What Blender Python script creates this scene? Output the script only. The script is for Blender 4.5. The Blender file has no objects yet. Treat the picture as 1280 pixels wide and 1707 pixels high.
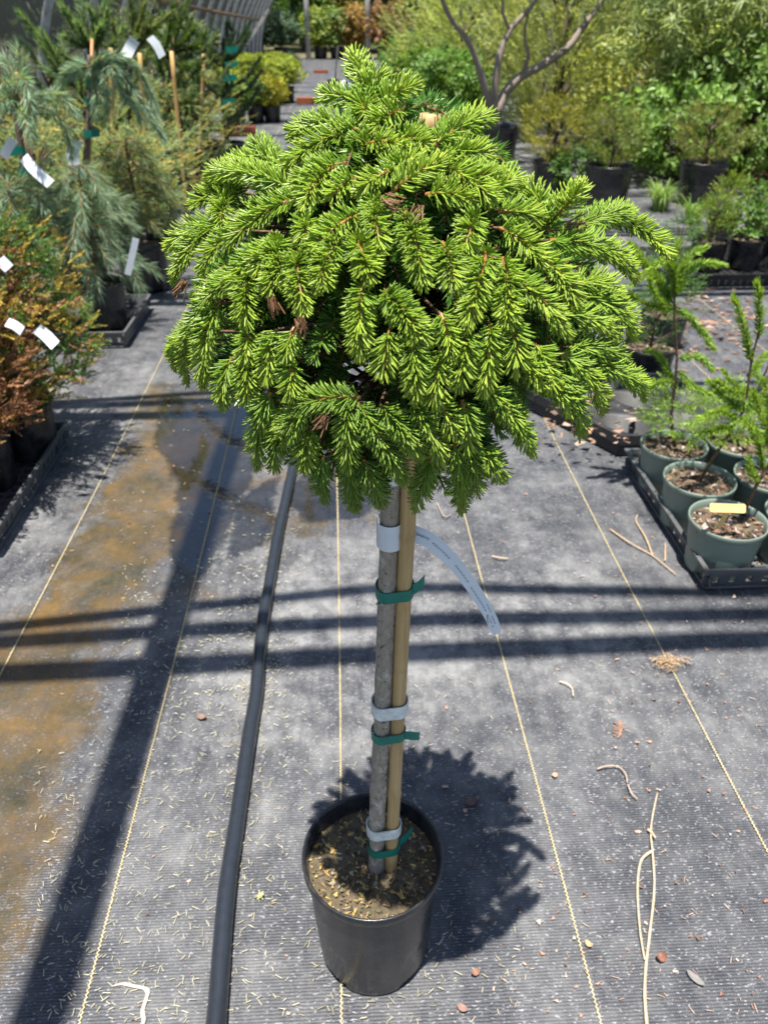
import bpy, math, random
import numpy as np
from math import sin, cos, pi, radians, sqrt, atan2, atan, acos, tan

# ------------------------------------------------------------------ camera, sky, sun, exposure
SC = bpy.context.scene
COL = SC.collection
PITCH, YAW, FPX = radians(32.7), radians(2.93), 1283.0      # focal length in pixels of a 1280 x 1707 frame
cam = bpy.data.cameras.new("camera")
cam.sensor_fit = 'VERTICAL'; cam.sensor_height = 34.6; cam.sensor_width = 34.6
cam.lens = FPX / 1707.0 * 34.6
cam.clip_start = 0.02; cam.clip_end = 2000
cam.dof.use_dof = True; cam.dof.focus_distance = 0.52; cam.dof.aperture_fstop = 13.0
camo = bpy.data.objects.new("camera", cam); COL.objects.link(camo)
camo.location = (0, 0, 1.0); camo.rotation_euler = (pi/2 - PITCH, 0, -YAW)
SC.camera = camo

SUN = np.array([0.0563, 0.1603, -1.0])                      # way the light travels: almost straight down
elev = atan(1.0 / math.hypot(SUN[0], SUN[1]))
world = bpy.data.worlds.new("World"); SC.world = world; world.use_nodes = True
wn = world.node_tree.nodes; wl = world.node_tree.links; wn.clear()
sky = wn.new('ShaderNodeTexSky'); sky.sky_type = 'NISHITA'; sky.sun_disc = False
sky.sun_elevation = elev; sky.sun_rotation = atan2(-SUN[0], -SUN[1])
sky.air_density = 1.0; sky.dust_density = 0.7; sky.ozone_density = 1.2
bg = wn.new('ShaderNodeBackground'); bg.inputs['Strength'].default_value = 0.082
wo = wn.new('ShaderNodeOutputWorld')
wl.new(sky.outputs[0], bg.inputs[0]); wl.new(bg.outputs[0], wo.inputs[0])
sl = bpy.data.lights.new("sun", 'SUN'); sl.energy = 5.0; sl.angle = radians(0.53); sl.color = (1.0, 0.955, 0.88)
so = bpy.data.objects.new("sun", sl); COL.objects.link(so); so.location = (-1, -2, 12)
so.rotation_euler = (0, 0, 0)
from mathutils import Vector, Matrix
so.rotation_euler = Vector(SUN).to_track_quat('-Z', 'Y').to_euler()
SC.view_settings.view_transform = 'Standard'; SC.view_settings.look = 'None'
SC.view_settings.exposure = 1.18; SC.view_settings.gamma = 1.0
SC.render.engine = 'CYCLES'
SC.cycles.max_bounces = 6; SC.cycles.transparent_max_bounces = 10
SC.cycles.use_denoising = True

# ------------------------------------------------------------------ measuring helpers: photo pixel -> place in the scene
_f = np.array([sin(YAW)*cos(PITCH), cos(YAW)*cos(PITCH), -sin(PITCH)])
_r = np.array([cos(YAW), -sin(YAW), 0.0]); _u = np.cross(_r, _f)
CAM = np.array([0, 0, 1.0])
def ray(px, py): return _f + _r*(px-640)/FPX + _u*(853.5-py)/FPX
def G(px, py, z=0.0):
    d = ray(px, py); return CAM + d*((z-1.0)/d[2])
def AY(px, py, Y):
    d = ray(px, py); return CAM + d*(Y/d[1])
def proj(p):
    d = np.asarray(p, float)-CAM; return 640+FPX*(d@_r)/(d@_f), 853.5-FPX*(d@_u)/(d@_f)
def nrm(v):
    v = np.asarray(v, float); n = np.linalg.norm(v, axis=-1, keepdims=True); return v/np.maximum(n, 1e-9)

# ------------------------------------------------------------------ mesh building
class MB:
    def __init__(s): s.V=[]; s.F=[]; s.C=[]; s.M=[]; s.n=0
    def add(s, v, f, c=(1, 1, 1), m=0):
        v = np.asarray(v, float).reshape(-1, 3); f = np.asarray(f, int).reshape(-1, 3)
        c = np.asarray(c, float)
        if c.ndim == 1: c = np.tile(c[:3], (len(v), 1))
        s.V.append(v); s.F.append(f+s.n); s.C.append(c); s.M.append(np.full(len(f), m, int)); s.n += len(v)
        return s
    def merge(s, o, R=None, t=None, sc=1.0):
        for v, c in zip(o.V, o.C):
            vv = v*sc
            if R is not None: vv = vv @ np.asarray(R).T
            if t is not None: vv = vv+np.asarray(t)
            s.V.append(vv); s.C.append(c)
        for f, m in zip(o.F, o.M): s.F.append(f+s.n); s.M.append(m)
        s.n += o.n; return s
    def mesh(s, name, mats, smooth=True):
        me = bpy.data.meshes.new(name)
        V = np.concatenate(s.V); F = np.concatenate(s.F); Cc = np.concatenate(s.C); M = np.concatenate(s.M)
        me.vertices.add(len(V)); me.vertices.foreach_set('co', V.ravel())
        me.loops.add(len(F)*3); me.loops.foreach_set('vertex_index', F.ravel())
        me.polygons.add(len(F)); me.polygons.foreach_set('loop_start', np.arange(len(F))*3)
        me.polygons.foreach_set('loop_total', np.full(len(F), 3))
        me.polygons.foreach_set('material_index', M)
        me.polygons.foreach_set('use_smooth', np.full(len(F), bool(smooth)))
        a = me.color_attributes.new('Col', 'FLOAT_COLOR', 'POINT')
        a.data.foreach_set('color', np.concatenate([Cc, np.ones((len(Cc), 1))], 1).ravel())
        for m in (mats if isinstance(mats, (list, tuple)) else [mats]): me.materials.append(m)
        me.update(); me.validate()
        return me
    def build(s, name, mats, parent=None, smooth=True, origin=None):
        if origin is not None: s.V = [v-np.asarray(origin, float) for v in s.V]     # world points -> about the thing's base
        return link(name, s.mesh(name, mats, smooth), parent)

def link(name, data, parent=None, loc=None):
    o = bpy.data.objects.new(name, data); COL.objects.link(o)
    if parent is not None: o.parent = parent
    if loc is not None: o.location = loc
    return o
def tag(o, label=None, cat=None, group=None, kind=None):
    if label: o['label'] = label
    if cat: o['category'] = cat
    if group: o['group'] = group
    if kind: o['kind'] = kind
    return o
def thing(name, label, cat, loc=(0, 0, 0), group=None, rz=0.0):
    o = bpy.data.objects.new(name, None); COL.objects.link(o); o.location = tuple(float(a) for a in loc)
    o.rotation_euler = (0, 0, rz); o.empty_display_size = 0.05
    return tag(o, label, cat, group)
def copy_tree(o, parent=None):
    c = o.copy(); COL.objects.link(c); c.parent = parent
    for ch in list(o.children): copy_tree(ch, c)
    return c

def frames(P):
    P = np.asarray(P, float); n = len(P)
    T = np.gradient(P, axis=0); T = nrm(T)
    N = np.zeros_like(P)
    a = np.array([0, 0, 1.0]) if abs(T[0][2]) < 0.9 else np.array([1.0, 0, 0])
    N[0] = nrm(np.cross(np.cross(T[0], a), T[0]))
    for i in range(1, n):
        v = N[i-1]-T[i]*np.dot(N[i-1], T[i]); N[i] = nrm(v)
    return T, N, np.cross(T, N)
def tube(mb, P, R, sides=8, c=(1, 1, 1), m=0, cap=True, wob=None):
    P = np.asarray(P, float); n = len(P); R = np.broadcast_to(np.asarray(R, float), (n,))
    T, N, B = frames(P); a = np.arange(sides)*2*pi/sides
    ring = N[:, None, :]*np.cos(a)[None, :, None]+B[:, None, :]*np.sin(a)[None, :, None]
    rr = R[:, None]*np.ones((1, sides))
    if wob is not None: rr = rr*wob
    V = (P[:, None, :]+ring*rr[:, :, None]).reshape(-1, 3)
    i = np.arange(n-1)[:, None]*sides; j = np.arange(sides)[None, :]; k = (j+1) % sides
    A = (i+j).ravel(); Bq = (i+k).ravel(); Cq = (i+sides+k).ravel(); D = (i+sides+j).ravel()
    F = np.concatenate([np.stack([A, Bq, Cq], 1), np.stack([A, Cq, D], 1)])
    cc = c
    if cap:
        V = np.concatenate([V, P[:1], P[-1:]])
        b0 = n*sides; jj = np.arange(sides); kk = (jj+1) % sides
        F = np.concatenate([F, np.stack([np.full(sides, b0), kk, jj], 1), np.stack([np.full(sides, b0+1), (n-1)*sides+jj, (n-1)*sides+kk], 1)])
    mb.add(V, F, cc, m); return mb
def lathe(mb, prof, n=48, c=(1, 1, 1), m=0, center=(0, 0, 0), zmod=None):
    prof = np.asarray(prof, float); a = np.arange(n)*2*pi/n
    V = np.zeros((len(prof), n, 3))
    V[:, :, 0] = prof[:, 0:1]*np.cos(a); V[:, :, 1] = prof[:, 0:1]*np.sin(a); V[:, :, 2] = prof[:, 1:2]
    if zmod is not None: V = zmod(V, a)
    V = V.reshape(-1, 3)+np.asarray(center)
    i = np.arange(len(prof)-1)[:, None]*n; j = np.arange(n)[None, :]; k = (j+1) % n
    A = (i+j).ravel(); B = (i+k).ravel(); Cq = (i+n+k).ravel(); D = (i+n+j).ravel()
    mb.add(V, np.concatenate([np.stack([A, B, Cq], 1), np.stack([A, Cq, D], 1)]), c, m); return mb
def disc(mb, r, z, rng, amp=0.004, n=40, rings=8, c=(1, 1, 1), m=0):
    V = [[0, 0, z]]
    for q in range(1, rings+1):
        for j in range(n):
            a = 2*pi*j/n; V.append([r*q/rings*cos(a), r*q/rings*sin(a), z+(rng.normal()*amp if q < rings else 0)])
    F = [[0, 1+j, 1+(j+1) % n] for j in range(n)]
    for q in range(1, rings):
        for j in range(n):
            a = 1+(q-1)*n+j; b = 1+(q-1)*n+(j+1) % n; F += [[a, a+n, b+n], [a, b+n, b]]
    mb.add(V, F, c, m); return mb
BOXF = np.array([[0, 2, 1], [0, 3, 2], [4, 5, 6], [4, 6, 7], [0, 1, 5], [0, 5, 4], [1, 2, 6], [1, 6, 5], [2, 3, 7], [2, 7, 6], [3, 0, 4], [3, 4, 7]])
def box(mb, lo, hi, c=(1, 1, 1), m=0):
    x0, y0, z0 = lo; x1, y1, z1 = hi
    mb.add([[x0, y0, z0], [x1, y0, z0], [x1, y1, z0], [x0, y1, z0], [x0, y0, z1], [x1, y0, z1], [x1, y1, z1], [x0, y1, z1]], BOXF, c, m); return mb
def strip(mb, P, Wd, th=0.0004, c=(1, 1, 1), m=0, wid=None):
    """flat band along P, Wd = half-width vectors; a thin closed slab"""
    P = np.asarray(P, float); Wd = np.asarray(Wd, float)
    if Wd.ndim == 1: Wd = np.tile(Wd, (len(P), 1))
    T = nrm(np.gradient(P, axis=0)); N = nrm(np.cross(T, Wd))*th/2
    n = len(P); V = np.concatenate([P-Wd-N, P+Wd-N, P+Wd+N, P-Wd+N]); F = []
    for i in range(n-1):
        for q in range(4):
            a = q*n+i; b = ((q+1) % 4)*n+i; F += [[a, b, b+1], [a, b+1, a+1]]
    F += [[0, 2*n, n], [0, 3*n, 2*n], [n-1, 2*n-1, 3*n-1], [n-1, 3*n-1, 4*n-1]]
    mb.add(V, F, c, m); return mb
def bez(P0, P1, P2, n):
    t = np.linspace(0, 1, n)[:, None]; P0, P1, P2 = map(np.asarray, (P0, P1, P2))
    return (1-t)**2*P0+2*t*(1-t)*P1+t*t*P2
def smoothline(P, n):
    P = np.asarray(P, float); k = len(P)
    t = np.linspace(0, k-1, n); out = []
    for q in t:
        i = min(int(q), k-2); f = q-i
        p0, p1, p2, p3 = P[max(i-1, 0)], P[i], P[i+1], P[min(i+2, k-1)]
        out.append(0.5*((2*p1)+(-p0+p2)*f+(2*p0-5*p1+4*p2-p3)*f*f+(-p0+3*p1-3*p2+p3)*f**3))
    return np.array(out)

# needles: b bases, d directions, L lengths, w widths
def needles_hi(mb, b, d, L, w, c, m=0):
    k = len(b); d = nrm(d); a = np.where(np.abs(d[:, 2:3]) < 0.9, np.array([[0, 0, 1.0]]), np.array([[1.0, 0, 0]]))
    u = nrm(np.cross(d, a)); v = np.cross(d, u)
    V = np.zeros((k, 7, 3)); L = np.asarray(L)[:, None]; w = np.asarray(w)[:, None]*0.5
    bend = v*L*0.05
    for q in range(3):
        an = q*2*pi/3; o = u*cos(an)+v*sin(an)
        V[:, q] = b+o*w*0.75; V[:, 3+q] = b+d*L*0.84+bend+o*w*0.9
    V[:, 6] = b+d*L
    F0 = []
    for q in range(3):
        r = (q+1) % 3; F0 += [[q, r, 3+r], [q, 3+r, 3+q], [3+q, 3+r, 6]]
    F = (np.arange(k)[:, None, None]*7+np.array(F0)[None]).reshape(-1, 3)
    mb.add(V.reshape(-1, 3), F, np.repeat(c, 7, 0), m)
def needles_lo(mb, b, d, L, w, c, rng, m=0):
    k = len(b); d = nrm(d); u = nrm(np.cross(d, rng.normal(size=(k, 3)))); L = np.asarray(L)[:, None]; w = np.asarray(w)[:, None]*0.5
    V = np.zeros((k, 4, 3)); V[:, 0] = b; V[:, 1] = b+d*L*0.5+u*w; V[:, 2] = b+d*L; V[:, 3] = b+d*L*0.5-u*w
    F = (np.arange(k)[:, None, None]*4+np.array([[0, 1, 2], [0, 2, 3]])[None]).reshape(-1, 3)
    mb.add(V.reshape(-1, 3), F, np.repeat(c, 4, 0), m)
def mixc(c0, c1, t, rng=None, j=0.12):
    t = np.asarray(t)[:, None]; c = np.asarray(c0)*(1-t)+np.asarray(c1)*t
    if rng is not None: c = c*(1+rng.normal(size=(len(c), 1))*j)
    return np.clip(c, 0.004, 1)

# ------------------------------------------------------------------ materials (all procedural)
class NT:
    def __init__(s, name):
        s.m = bpy.data.materials.new(name); s.m.use_nodes = True; s.t = s.m.node_tree; s.t.nodes.clear()
        s.out = s.n('ShaderNodeOutputMaterial')
    def n(s, typ, **kw):
        nd = s.t.nodes.new(typ)
        for k, v in kw.items():
            if k.startswith('i_'):
                key = k[2:].replace('_', ' ')
                nd.inputs[int(key) if key.isdigit() else key].default_value = v
            else: setattr(nd, k, v)
        return nd
    def l(s, a, b): s.t.links.new(a, b)
    def math(s, op, a, b=None, clamp=False):
        nd = s.n('ShaderNodeMath', operation=op, use_clamp=clamp)
        for i, v in enumerate((a, b)):
            if v is None: continue
            if isinstance(v, (int, float)): nd.inputs[i].default_value = v
            else: s.l(v, nd.inputs[i])
        return nd.outputs[0]
    def mix(s, f, a, b, blend='MIX'):
        nd = s.n('ShaderNodeMix', data_type='RGBA', blend_type=blend)
        for i, v in ((0, f), (6, a), (7, b)):
            if isinstance(v, (int, float)): nd.inputs[i].default_value = v
            elif isinstance(v, tuple): nd.inputs[i].default_value = (*v[:3], 1)
            else: s.l(v, nd.inputs[i])
        return nd.outputs[2]
    def noise(s, scale, detail=4, rough=0.6, vec=None, dist=0.0):
        nd = s.n('ShaderNodeTexNoise'); nd.inputs['Scale'].default_value = scale; nd.inputs['Detail'].default_value = detail
        nd.inputs['Roughness'].default_value = rough; nd.inputs['Distortion'].default_value = dist
        if vec is not None: s.l(vec, nd.inputs['Vector'])
        return nd.outputs[0]
    def ramp(s, f, lo, hi):
        nd = s.n('ShaderNodeMapRange', clamp=True); s.l(f, nd.inputs[0]); nd.inputs[1].default_value = lo; nd.inputs[2].default_value = hi
        return nd.outputs[0]
    def mapping(s, scale, coord='Object'):
        tc = s.n('ShaderNodeTexCoord'); mp = s.n('ShaderNodeMapping'); mp.inputs['Scale'].default_value = scale
        s.l(tc.outputs[coord], mp.inputs[0]); return mp.outputs[0]
    def bump(s, h, strength, dist):
        nd = s.n('ShaderNodeBump'); nd.inputs['Strength'].default_value = strength; nd.inputs['Distance'].default_value = dist
        s.l(h, nd.inputs['Height']); return nd.outputs[0]
    def pbr(s, col=None, rough=0.5, spec=0.5, normal=None, **kw):
        p = s.n('ShaderNodeBsdfPrincipled')
        if isinstance(col, tuple): p.inputs['Base Color'].default_value = (*col, 1)
        elif col is not None: s.l(col, p.inputs['Base Color'])
        if isinstance(rough, (int, float)): p.inputs['Roughness'].default_value = rough
        else: s.l(rough, p.inputs['Roughness'])
        if isinstance(spec, (int, float)): p.inputs['Specular IOR Level'].default_value = spec
        else: s.l(spec, p.inputs['Specular IOR Level'])
        if normal is not None: s.l(normal, p.inputs['Normal'])
        for k, v in kw.items(): p.inputs[k.replace('_', ' ')].default_value = v
        return p
    def done(s, sh): s.l(sh.outputs[0] if hasattr(sh, 'outputs') else sh, s.out.inputs[0]); return s.m

def mat_foliage(name, rough=0.42, trans=0.28, spec=0.45, var=9.0):
    t = NT(name); a = t.n('ShaderNodeAttribute', attribute_name='Col')
    ns = t.noise(var, 2); f = t.ramp(ns, 0.3, 0.7)
    col = t.mix(0.35, a.outputs['Color'], t.mix(f, (0.72, 0.78, 0.7), (1.25, 1.15, 1.1)), 'MULTIPLY')
    p = t.pbr(col, rough, spec); tr = t.n('ShaderNodeBsdfTranslucent')
    t.l(t.mix(1.0, col, (1.35, 1.3, 0.6), 'MULTIPLY'), tr.inputs[0])
    mx = t.n('ShaderNodeMixShader'); mx.inputs[0].default_value = trans
    t.l(p.outputs[0], mx.inputs[1]); t.l(tr.outputs[0], mx.inputs[2]); return t.done(mx)
def mat_plain(name, col, rough=0.5, spec=0.5, ns=30.0, amt=0.25, bump=0.0, col2=None, bs=None):
    t = NT(name); v = t.mapping((1, 1, 1)); n = t.noise(ns, 5, 0.6, v); f = t.ramp(n, 0.32, 0.68)
    c2 = col2 if col2 else tuple(x*(1-amt) for x in col)
    c1 = tuple(min(1, x*(1+amt*0.5)) for x in col)
    kw = {}
    nor = t.bump(t.noise(bs or ns*4, 4, 0.6, v), 1.0, bump) if bump else None
    return t.done(t.pbr(t.mix(f, c1, c2), rough, spec, nor))
def mat_attr(name, rough=0.6, spec=0.3, ns=60.0, amt=0.3, bump=0.0):
    t = NT(name); a = t.n('ShaderNodeAttribute', attribute_name='Col'); n = t.noise(ns, 4, 0.6, t.mapping((1, 1, 1)))
    col = t.mix(1.0, a.outputs['Color'], t.mix(t.ramp(n, 0.3, 0.7), (1-amt,)*3, (1+amt*0.4,)*3), 'MULTIPLY')
    return t.done(t.pbr(col, rough, spec, t.bump(n, 1.0, bump) if bump else None))

M = {}
M['needle'] = mat_foliage('spruce_needles', 0.36, 0.28, 0.45, 40.0)
M['leaf'] = mat_foliage('foliage', 0.45, 0.42, 0.4, 9.0)
M['bark'] = mat_attr('bark', 0.8, 0.2, 120.0, 0.5, 0.002)
M['bits'] = mat_attr('dry_bits', 0.7, 0.3, 200.0, 0.25)
def mat_pot(name, col, dust, rough):
    t = NT(name); v = t.mapping((1, 1, 1)); n1 = t.noise(14, 5, 0.65, v); n2 = t.noise(160, 3, 0.7, v)
    d = t.math('MULTIPLY', t.ramp(n1, 0.45, 0.75), t.ramp(n2, 0.3, 0.7))
    c = t.mix(t.math('MULTIPLY', d, 0.38), col, dust)
    return t.done(t.pbr(c, t.math('ADD', t.math('MULTIPLY', d, 0.3), rough), 0.5, t.bump(n2, 0.25, 0.0006)))
M['pot'] = mat_pot('black_plastic', (0.014, 0.015, 0.018), (0.20, 0.18, 0.15), 0.26)
M['potg'] = mat_pot('green_plastic', (0.165, 0.215, 0.178), (0.30, 0.29, 0.23), 0.42)
M['tray'] = mat_pot('tray_plastic', (0.075, 0.08, 0.085), (0.28, 0.26, 0.22), 0.45)
M['trayb'] = mat_pot('dark_tray_plastic', (0.02, 0.021, 0.023), (0.15, 0.135, 0.11), 0.55)
M['soil'] = mat_plain('potting_soil', (0.075, 0.058, 0.040), 0.9, 0.2, 120.0, 0.6, 0.004, (0.17, 0.135, 0.085))
M['chip'] = mat_attr('bark_chips', 0.85, 0.2, 150.0, 0.4)
M['pipe'] = mat_plain('black_poly_pipe', (0.020, 0.024, 0.031), 0.24, 0.6, 90.0, 0.15, 0.0)
M['metal'] = mat_plain('galvanised_pipe', (0.52, 0.53, 0.55), 0.45, 0.5, 20.0, 0.35)
M['post'] = mat_plain('weathered_post', (0.42, 0.40, 0.36), 0.8, 0.2, 12.0, 0.3)
M['tie'] = mat_plain('green_tie_tape', (0.005, 0.17, 0.125), 0.38, 0.5, 50.0, 0.2)
M['tape'] = mat_plain('clear_white_tape', (0.70, 0.74, 0.70), 0.4, 0.5, 150.0, 0.28, 0.0004)
M['tag'] = mat_plain('white_tag', (0.68, 0.72, 0.76), 0.5, 0.4, 40.0, 0.05)
M['ink'] = mat_plain('faded_ink', (0.16, 0.20, 0.26), 0.7, 0.2)
M['yellow'] = mat_plain('yellow_label', (0.72, 0.50, 0.19), 0.5, 0.4, 40.0, 0.12)
M['thread'] = mat_plain('marker_thread', (0.52, 0.43, 0.24), 0.7, 0.2, 200.0, 0.35)
M['brick'] = mat_plain('fired_brick', (0.32, 0.10, 0.055), 0.9, 0.2, 40.0, 0.35, 0.003)
M['mulch'] = mat_plain('mulch', (0.24, 0.16, 0.10), 0.95, 0.1, 30.0, 0.6, 0.01)

def mat_bamboo():
    t = NT('bamboo_cane'); v = t.mapping((60, 60, 3)); n = t.noise(6, 4, 0.6, v); m2 = t.noise(22, 4, 0.7, t.mapping((1, 1, 1)))
    a = t.n('ShaderNodeAttribute', attribute_name='Col')
    c = t.mix(t.ramp(n, 0.3, 0.7), (0.40, 0.255, 0.105), (0.54, 0.385, 0.18))
    c = t.mix(t.math('MULTIPLY', t.ramp(m2, 0.52, 0.72), 0.5), c, (0.20, 0.11, 0.05))
    c = t.mix(1.0, c, a.outputs['Color'], 'MULTIPLY')
    return t.done(t.pbr(c, 0.5, 0.4))
M['bamboo'] = mat_bamboo()
def mat_trunk():
    t = NT('grey_bark'); v = t.mapping((1, 1, 0.35)); n = t.noise(300, 6, 0.7, v); m2 = t.noise(85, 5, 0.7, t.mapping((1, 1, 0.7)))
    m3 = t.noise(240, 3, 0.6, t.mapping((1, 1, 1)))
    c = t.mix(t.ramp(n, 0.3, 0.7), (0.25, 0.21, 0.16), (0.44, 0.385, 0.31))
    c = t.mix(t.math('MULTIPLY', t.ramp(m2, 0.54, 0.62), 0.8), c, (0.58, 0.54, 0.47))
    c = t.mix(t.ramp(m3, 0.62, 0.68), c, (0.05, 0.035, 0.028))
    return t.done(t.pbr(c, 0.85, 0.2, t.bump(t.math('ADD', n, m3), 0.8, 0.0025)))
M['trunk'] = mat_trunk()
def mat_cloth():
    t = NT('black_shade_cloth'); v = t.mapping((1, 1, 1)); n = t.noise(2.2, 5, 0.7, v); sp = t.noise(26, 3, 0.8, v)
    c = t.mix(t.ramp(n, 0.3, 0.7), (0.022, 0.024, 0.028), (0.09, 0.095, 0.105))
    p0 = t.pbr(c, 0.7, 0.35); tl = t.n('ShaderNodeBsdfTranslucent'); tl.inputs[0].default_value = (0.20, 0.21, 0.23, 1)
    p = t.n('ShaderNodeMixShader'); p.inputs[0].default_value = 0.07; t.l(p0.outputs[0], p.inputs[1]); t.l(tl.outputs[0], p.inputs[2]); tr = t.n('ShaderNodeBsdfTransparent')
    mx = t.n('ShaderNodeMixShader'); t.l(t.math('ADD', t.math('MULTIPLY', t.ramp(sp, 0.62, 0.72), 0.6), 0.2), mx.inputs[0])
    t.l(p.outputs[0], mx.inputs[1]); t.l(tr.outputs[0], mx.inputs[2]); return t.done(mx)
M['cloth'] = mat_cloth()
def mat_ground():
    t = NT('bare_soil_and_weeds'); v = t.mapping((1, 1, 1)); n = t.noise(1.2, 6, 0.65, v); m2 = t.noise(18, 4, 0.7, v)
    c = t.mix(t.ramp(n, 0.4, 0.6), (0.13, 0.10, 0.065), (0.05, 0.085, 0.025)); c = t.mix(t.math('MULTIPLY', m2, 0.5), c, (0.20, 0.16, 0.11))
    return t.done(t.pbr(c, 0.95, 0.1, t.bump(m2, 0.6, 0.03)))
M['ground'] = mat_ground()
def mat_mat():
    """woven black ground cloth: dust and a painted sheen band, with silt and a film of water where the attributes say"""
    t = NT('woven_ground_cloth'); v = t.mapping((1, 1, 1))
    at = t.n('ShaderNodeAttribute', attribute_name='Col'); sep = t.n('ShaderNodeSeparateColor'); t.l(at.outputs['Color'], sep.inputs[0])
    silt0, wet0, dust_sheen0 = sep.outputs[0], sep.outputs[1], sep.outputs[2]  # third channel holds dust and the painted sheen band
    big = t.noise(5.5, 6, 0.68, v); mid = t.noise(26, 5, 0.7, v); strk = t.noise(9, 5, 0.7, t.mapping((3.4, 0.5, 1)))
    fine = t.noise(420, 2, 0.6, v)
    wv = t.n('ShaderNodeTexWave', wave_type='BANDS', bands_direction='Y', wave_profile='SIN'); t.l(v, wv.inputs['Vector'])
    wv.inputs['Scale'].default_value = 2*pi/0.0040/20.0; wv.inputs['Distortion'].default_value = 1.2; wv.inputs['Detail'].default_value = 1.0
    wv.inputs['Detail Scale'].default_value = 3.0
    wx = t.n('ShaderNodeTexWave', wave_type='BANDS', bands_direction='X', wave_profile='SIN'); t.l(v, wx.inputs['Vector'])
    wx.inputs['Scale'].default_value = 2*pi/0.0030/20.0; wx.inputs['Distortion'].default_value = 2.0
    weave = t.math('MULTIPLY', t.math('ADD', t.math('MULTIPLY', wx.outputs[1], 0.45), 0.55), wv.outputs[1])
    spark = t.noise(330, 1, 0.5, t.mapping((0.55, 1.25, 1)))
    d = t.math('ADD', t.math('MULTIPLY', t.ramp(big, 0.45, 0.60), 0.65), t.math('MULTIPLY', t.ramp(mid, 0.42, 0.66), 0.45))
    d = t.math('MULTIPLY', t.math('ADD', d, t.math('MULTIPLY', t.ramp(strk, 0.4, 0.65), 0.35)), t.math('ADD', t.math('MULTIPLY', dust_sheen0, 0.8), 0.28), True)
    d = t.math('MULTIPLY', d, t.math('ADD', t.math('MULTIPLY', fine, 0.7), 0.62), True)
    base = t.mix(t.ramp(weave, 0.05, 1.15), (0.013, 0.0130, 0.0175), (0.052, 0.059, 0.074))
    base = t.mix(t.math('MULTIPLY', t.ramp(spark, 0.63, 0.72), 0.55), base, (0.42, 0.42, 0.43))  # pale flecks paint the weave's glints into the colour
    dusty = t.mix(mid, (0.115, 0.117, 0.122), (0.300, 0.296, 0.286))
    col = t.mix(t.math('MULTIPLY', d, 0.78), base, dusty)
    e = t.math('MULTIPLY', t.math('SUBTRACT', t.noise(9, 7, 0.75, v), 0.5), 2.3)
    silt = t.ramp(t.math('ADD', silt0, e), 0.30, 0.72)
    silt = t.math('MULTIPLY', silt, t.ramp(silt0, 0.02, 0.2))
    sc = t.mix(t.ramp(t.noise(7, 6, 0.7, v), 0.35, 0.65), (0.034, 0.031, 0.013), (0.165, 0.098, 0.032))
    sc = t.mix(t.math('MULTIPLY', t.ramp(t.noise(60, 4, 0.7, v), 0.35, 0.7), 0.45), sc, (0.060, 0.056, 0.036))
    so_ = t.math('ADD', 0.50, t.math('MULTIPLY', t.ramp(t.noise(17, 6, 0.75, v), 0.38, 0.60), 0.42))
    col = t.mix(t.math('MULTIPLY', silt, so_), col, sc)
    wet = t.math('MULTIPLY', t.ramp(t.math('ADD', wet0, t.math('MULTIPLY', e, 0.32)), 0.40, 0.52), t.ramp(wet0, 0.02, 0.2))
    col = t.mix(wet, col, t.mix(1.0, col, (0.30, 0.30, 0.29), 'MULTIPLY'))
    r = t.math('SUBTRACT', 0.60, t.math('MULTIPLY', silt, 0.36)); r = t.math('SUBTRACT', r, t.math('MULTIPLY', wet, 0.6)); r = t.math('MAXIMUM', r, 0.03)
    weave2 = t.math('MULTIPLY', weave, t.math('SUBTRACT', 1.0, t.math('MULTIPLY', silt, 0.85)))
    hgt = t.math('ADD', t.math('MULTIPLY', weave2, 0.30), t.math('ADD', t.math('MULTIPLY', fine, 0.35), t.math('MULTIPLY', mid, 0.9)))
    ripple = t.noise(45, 2, 0.5, v)
    hm = t.n('ShaderNodeMix', data_type='FLOAT'); t.l(wet, hm.inputs[0]); t.l(hgt, hm.inputs[2]); t.l(t.math('MULTIPLY', ripple, 0.10), hm.inputs[3])
    nb = t.n('ShaderNodeBump'); t.l(t.math('MULTIPLY', t.math('SUBTRACT', 1.0, wet), 0.55), nb.inputs['Strength']); nb.inputs['Distance'].default_value = 0.012
    t.l(t.noise(6, 3, 0.5, t.mapping((2.2, 0.8, 1)), 0.6), nb.inputs['Height'])
    nb2 = t.n('ShaderNodeBump'); nb2.inputs['Strength'].default_value = 0.75; nb2.inputs['Distance'].default_value = 0.0022
    t.l(hm.outputs[0], nb2.inputs['Height']); t.l(nb.outputs[0], nb2.inputs['Normal']); nor = nb2.outputs[0]
    return t.done(t.pbr(col, r, t.math('ADD', 0.5, t.math('MULTIPLY', wet, 0.4)), nor))
M['mat'] = mat_mat()

# ------------------------------------------------------------------ the setting
XC, HW, HH = 0.75, 2.85, 2.62        # hoop house: middle line, half width, height
Y_END = 26.0
mb = MB(); g = 600.0
mb.add([[-g, -g, -0.03], [g, -g, -0.03], [g, g, -0.03], [-g, g, -0.03]], [[0, 1, 2], [0, 2, 3]])
tag(mb.build('ground', M['ground'], None, False), kind='structure')

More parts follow.
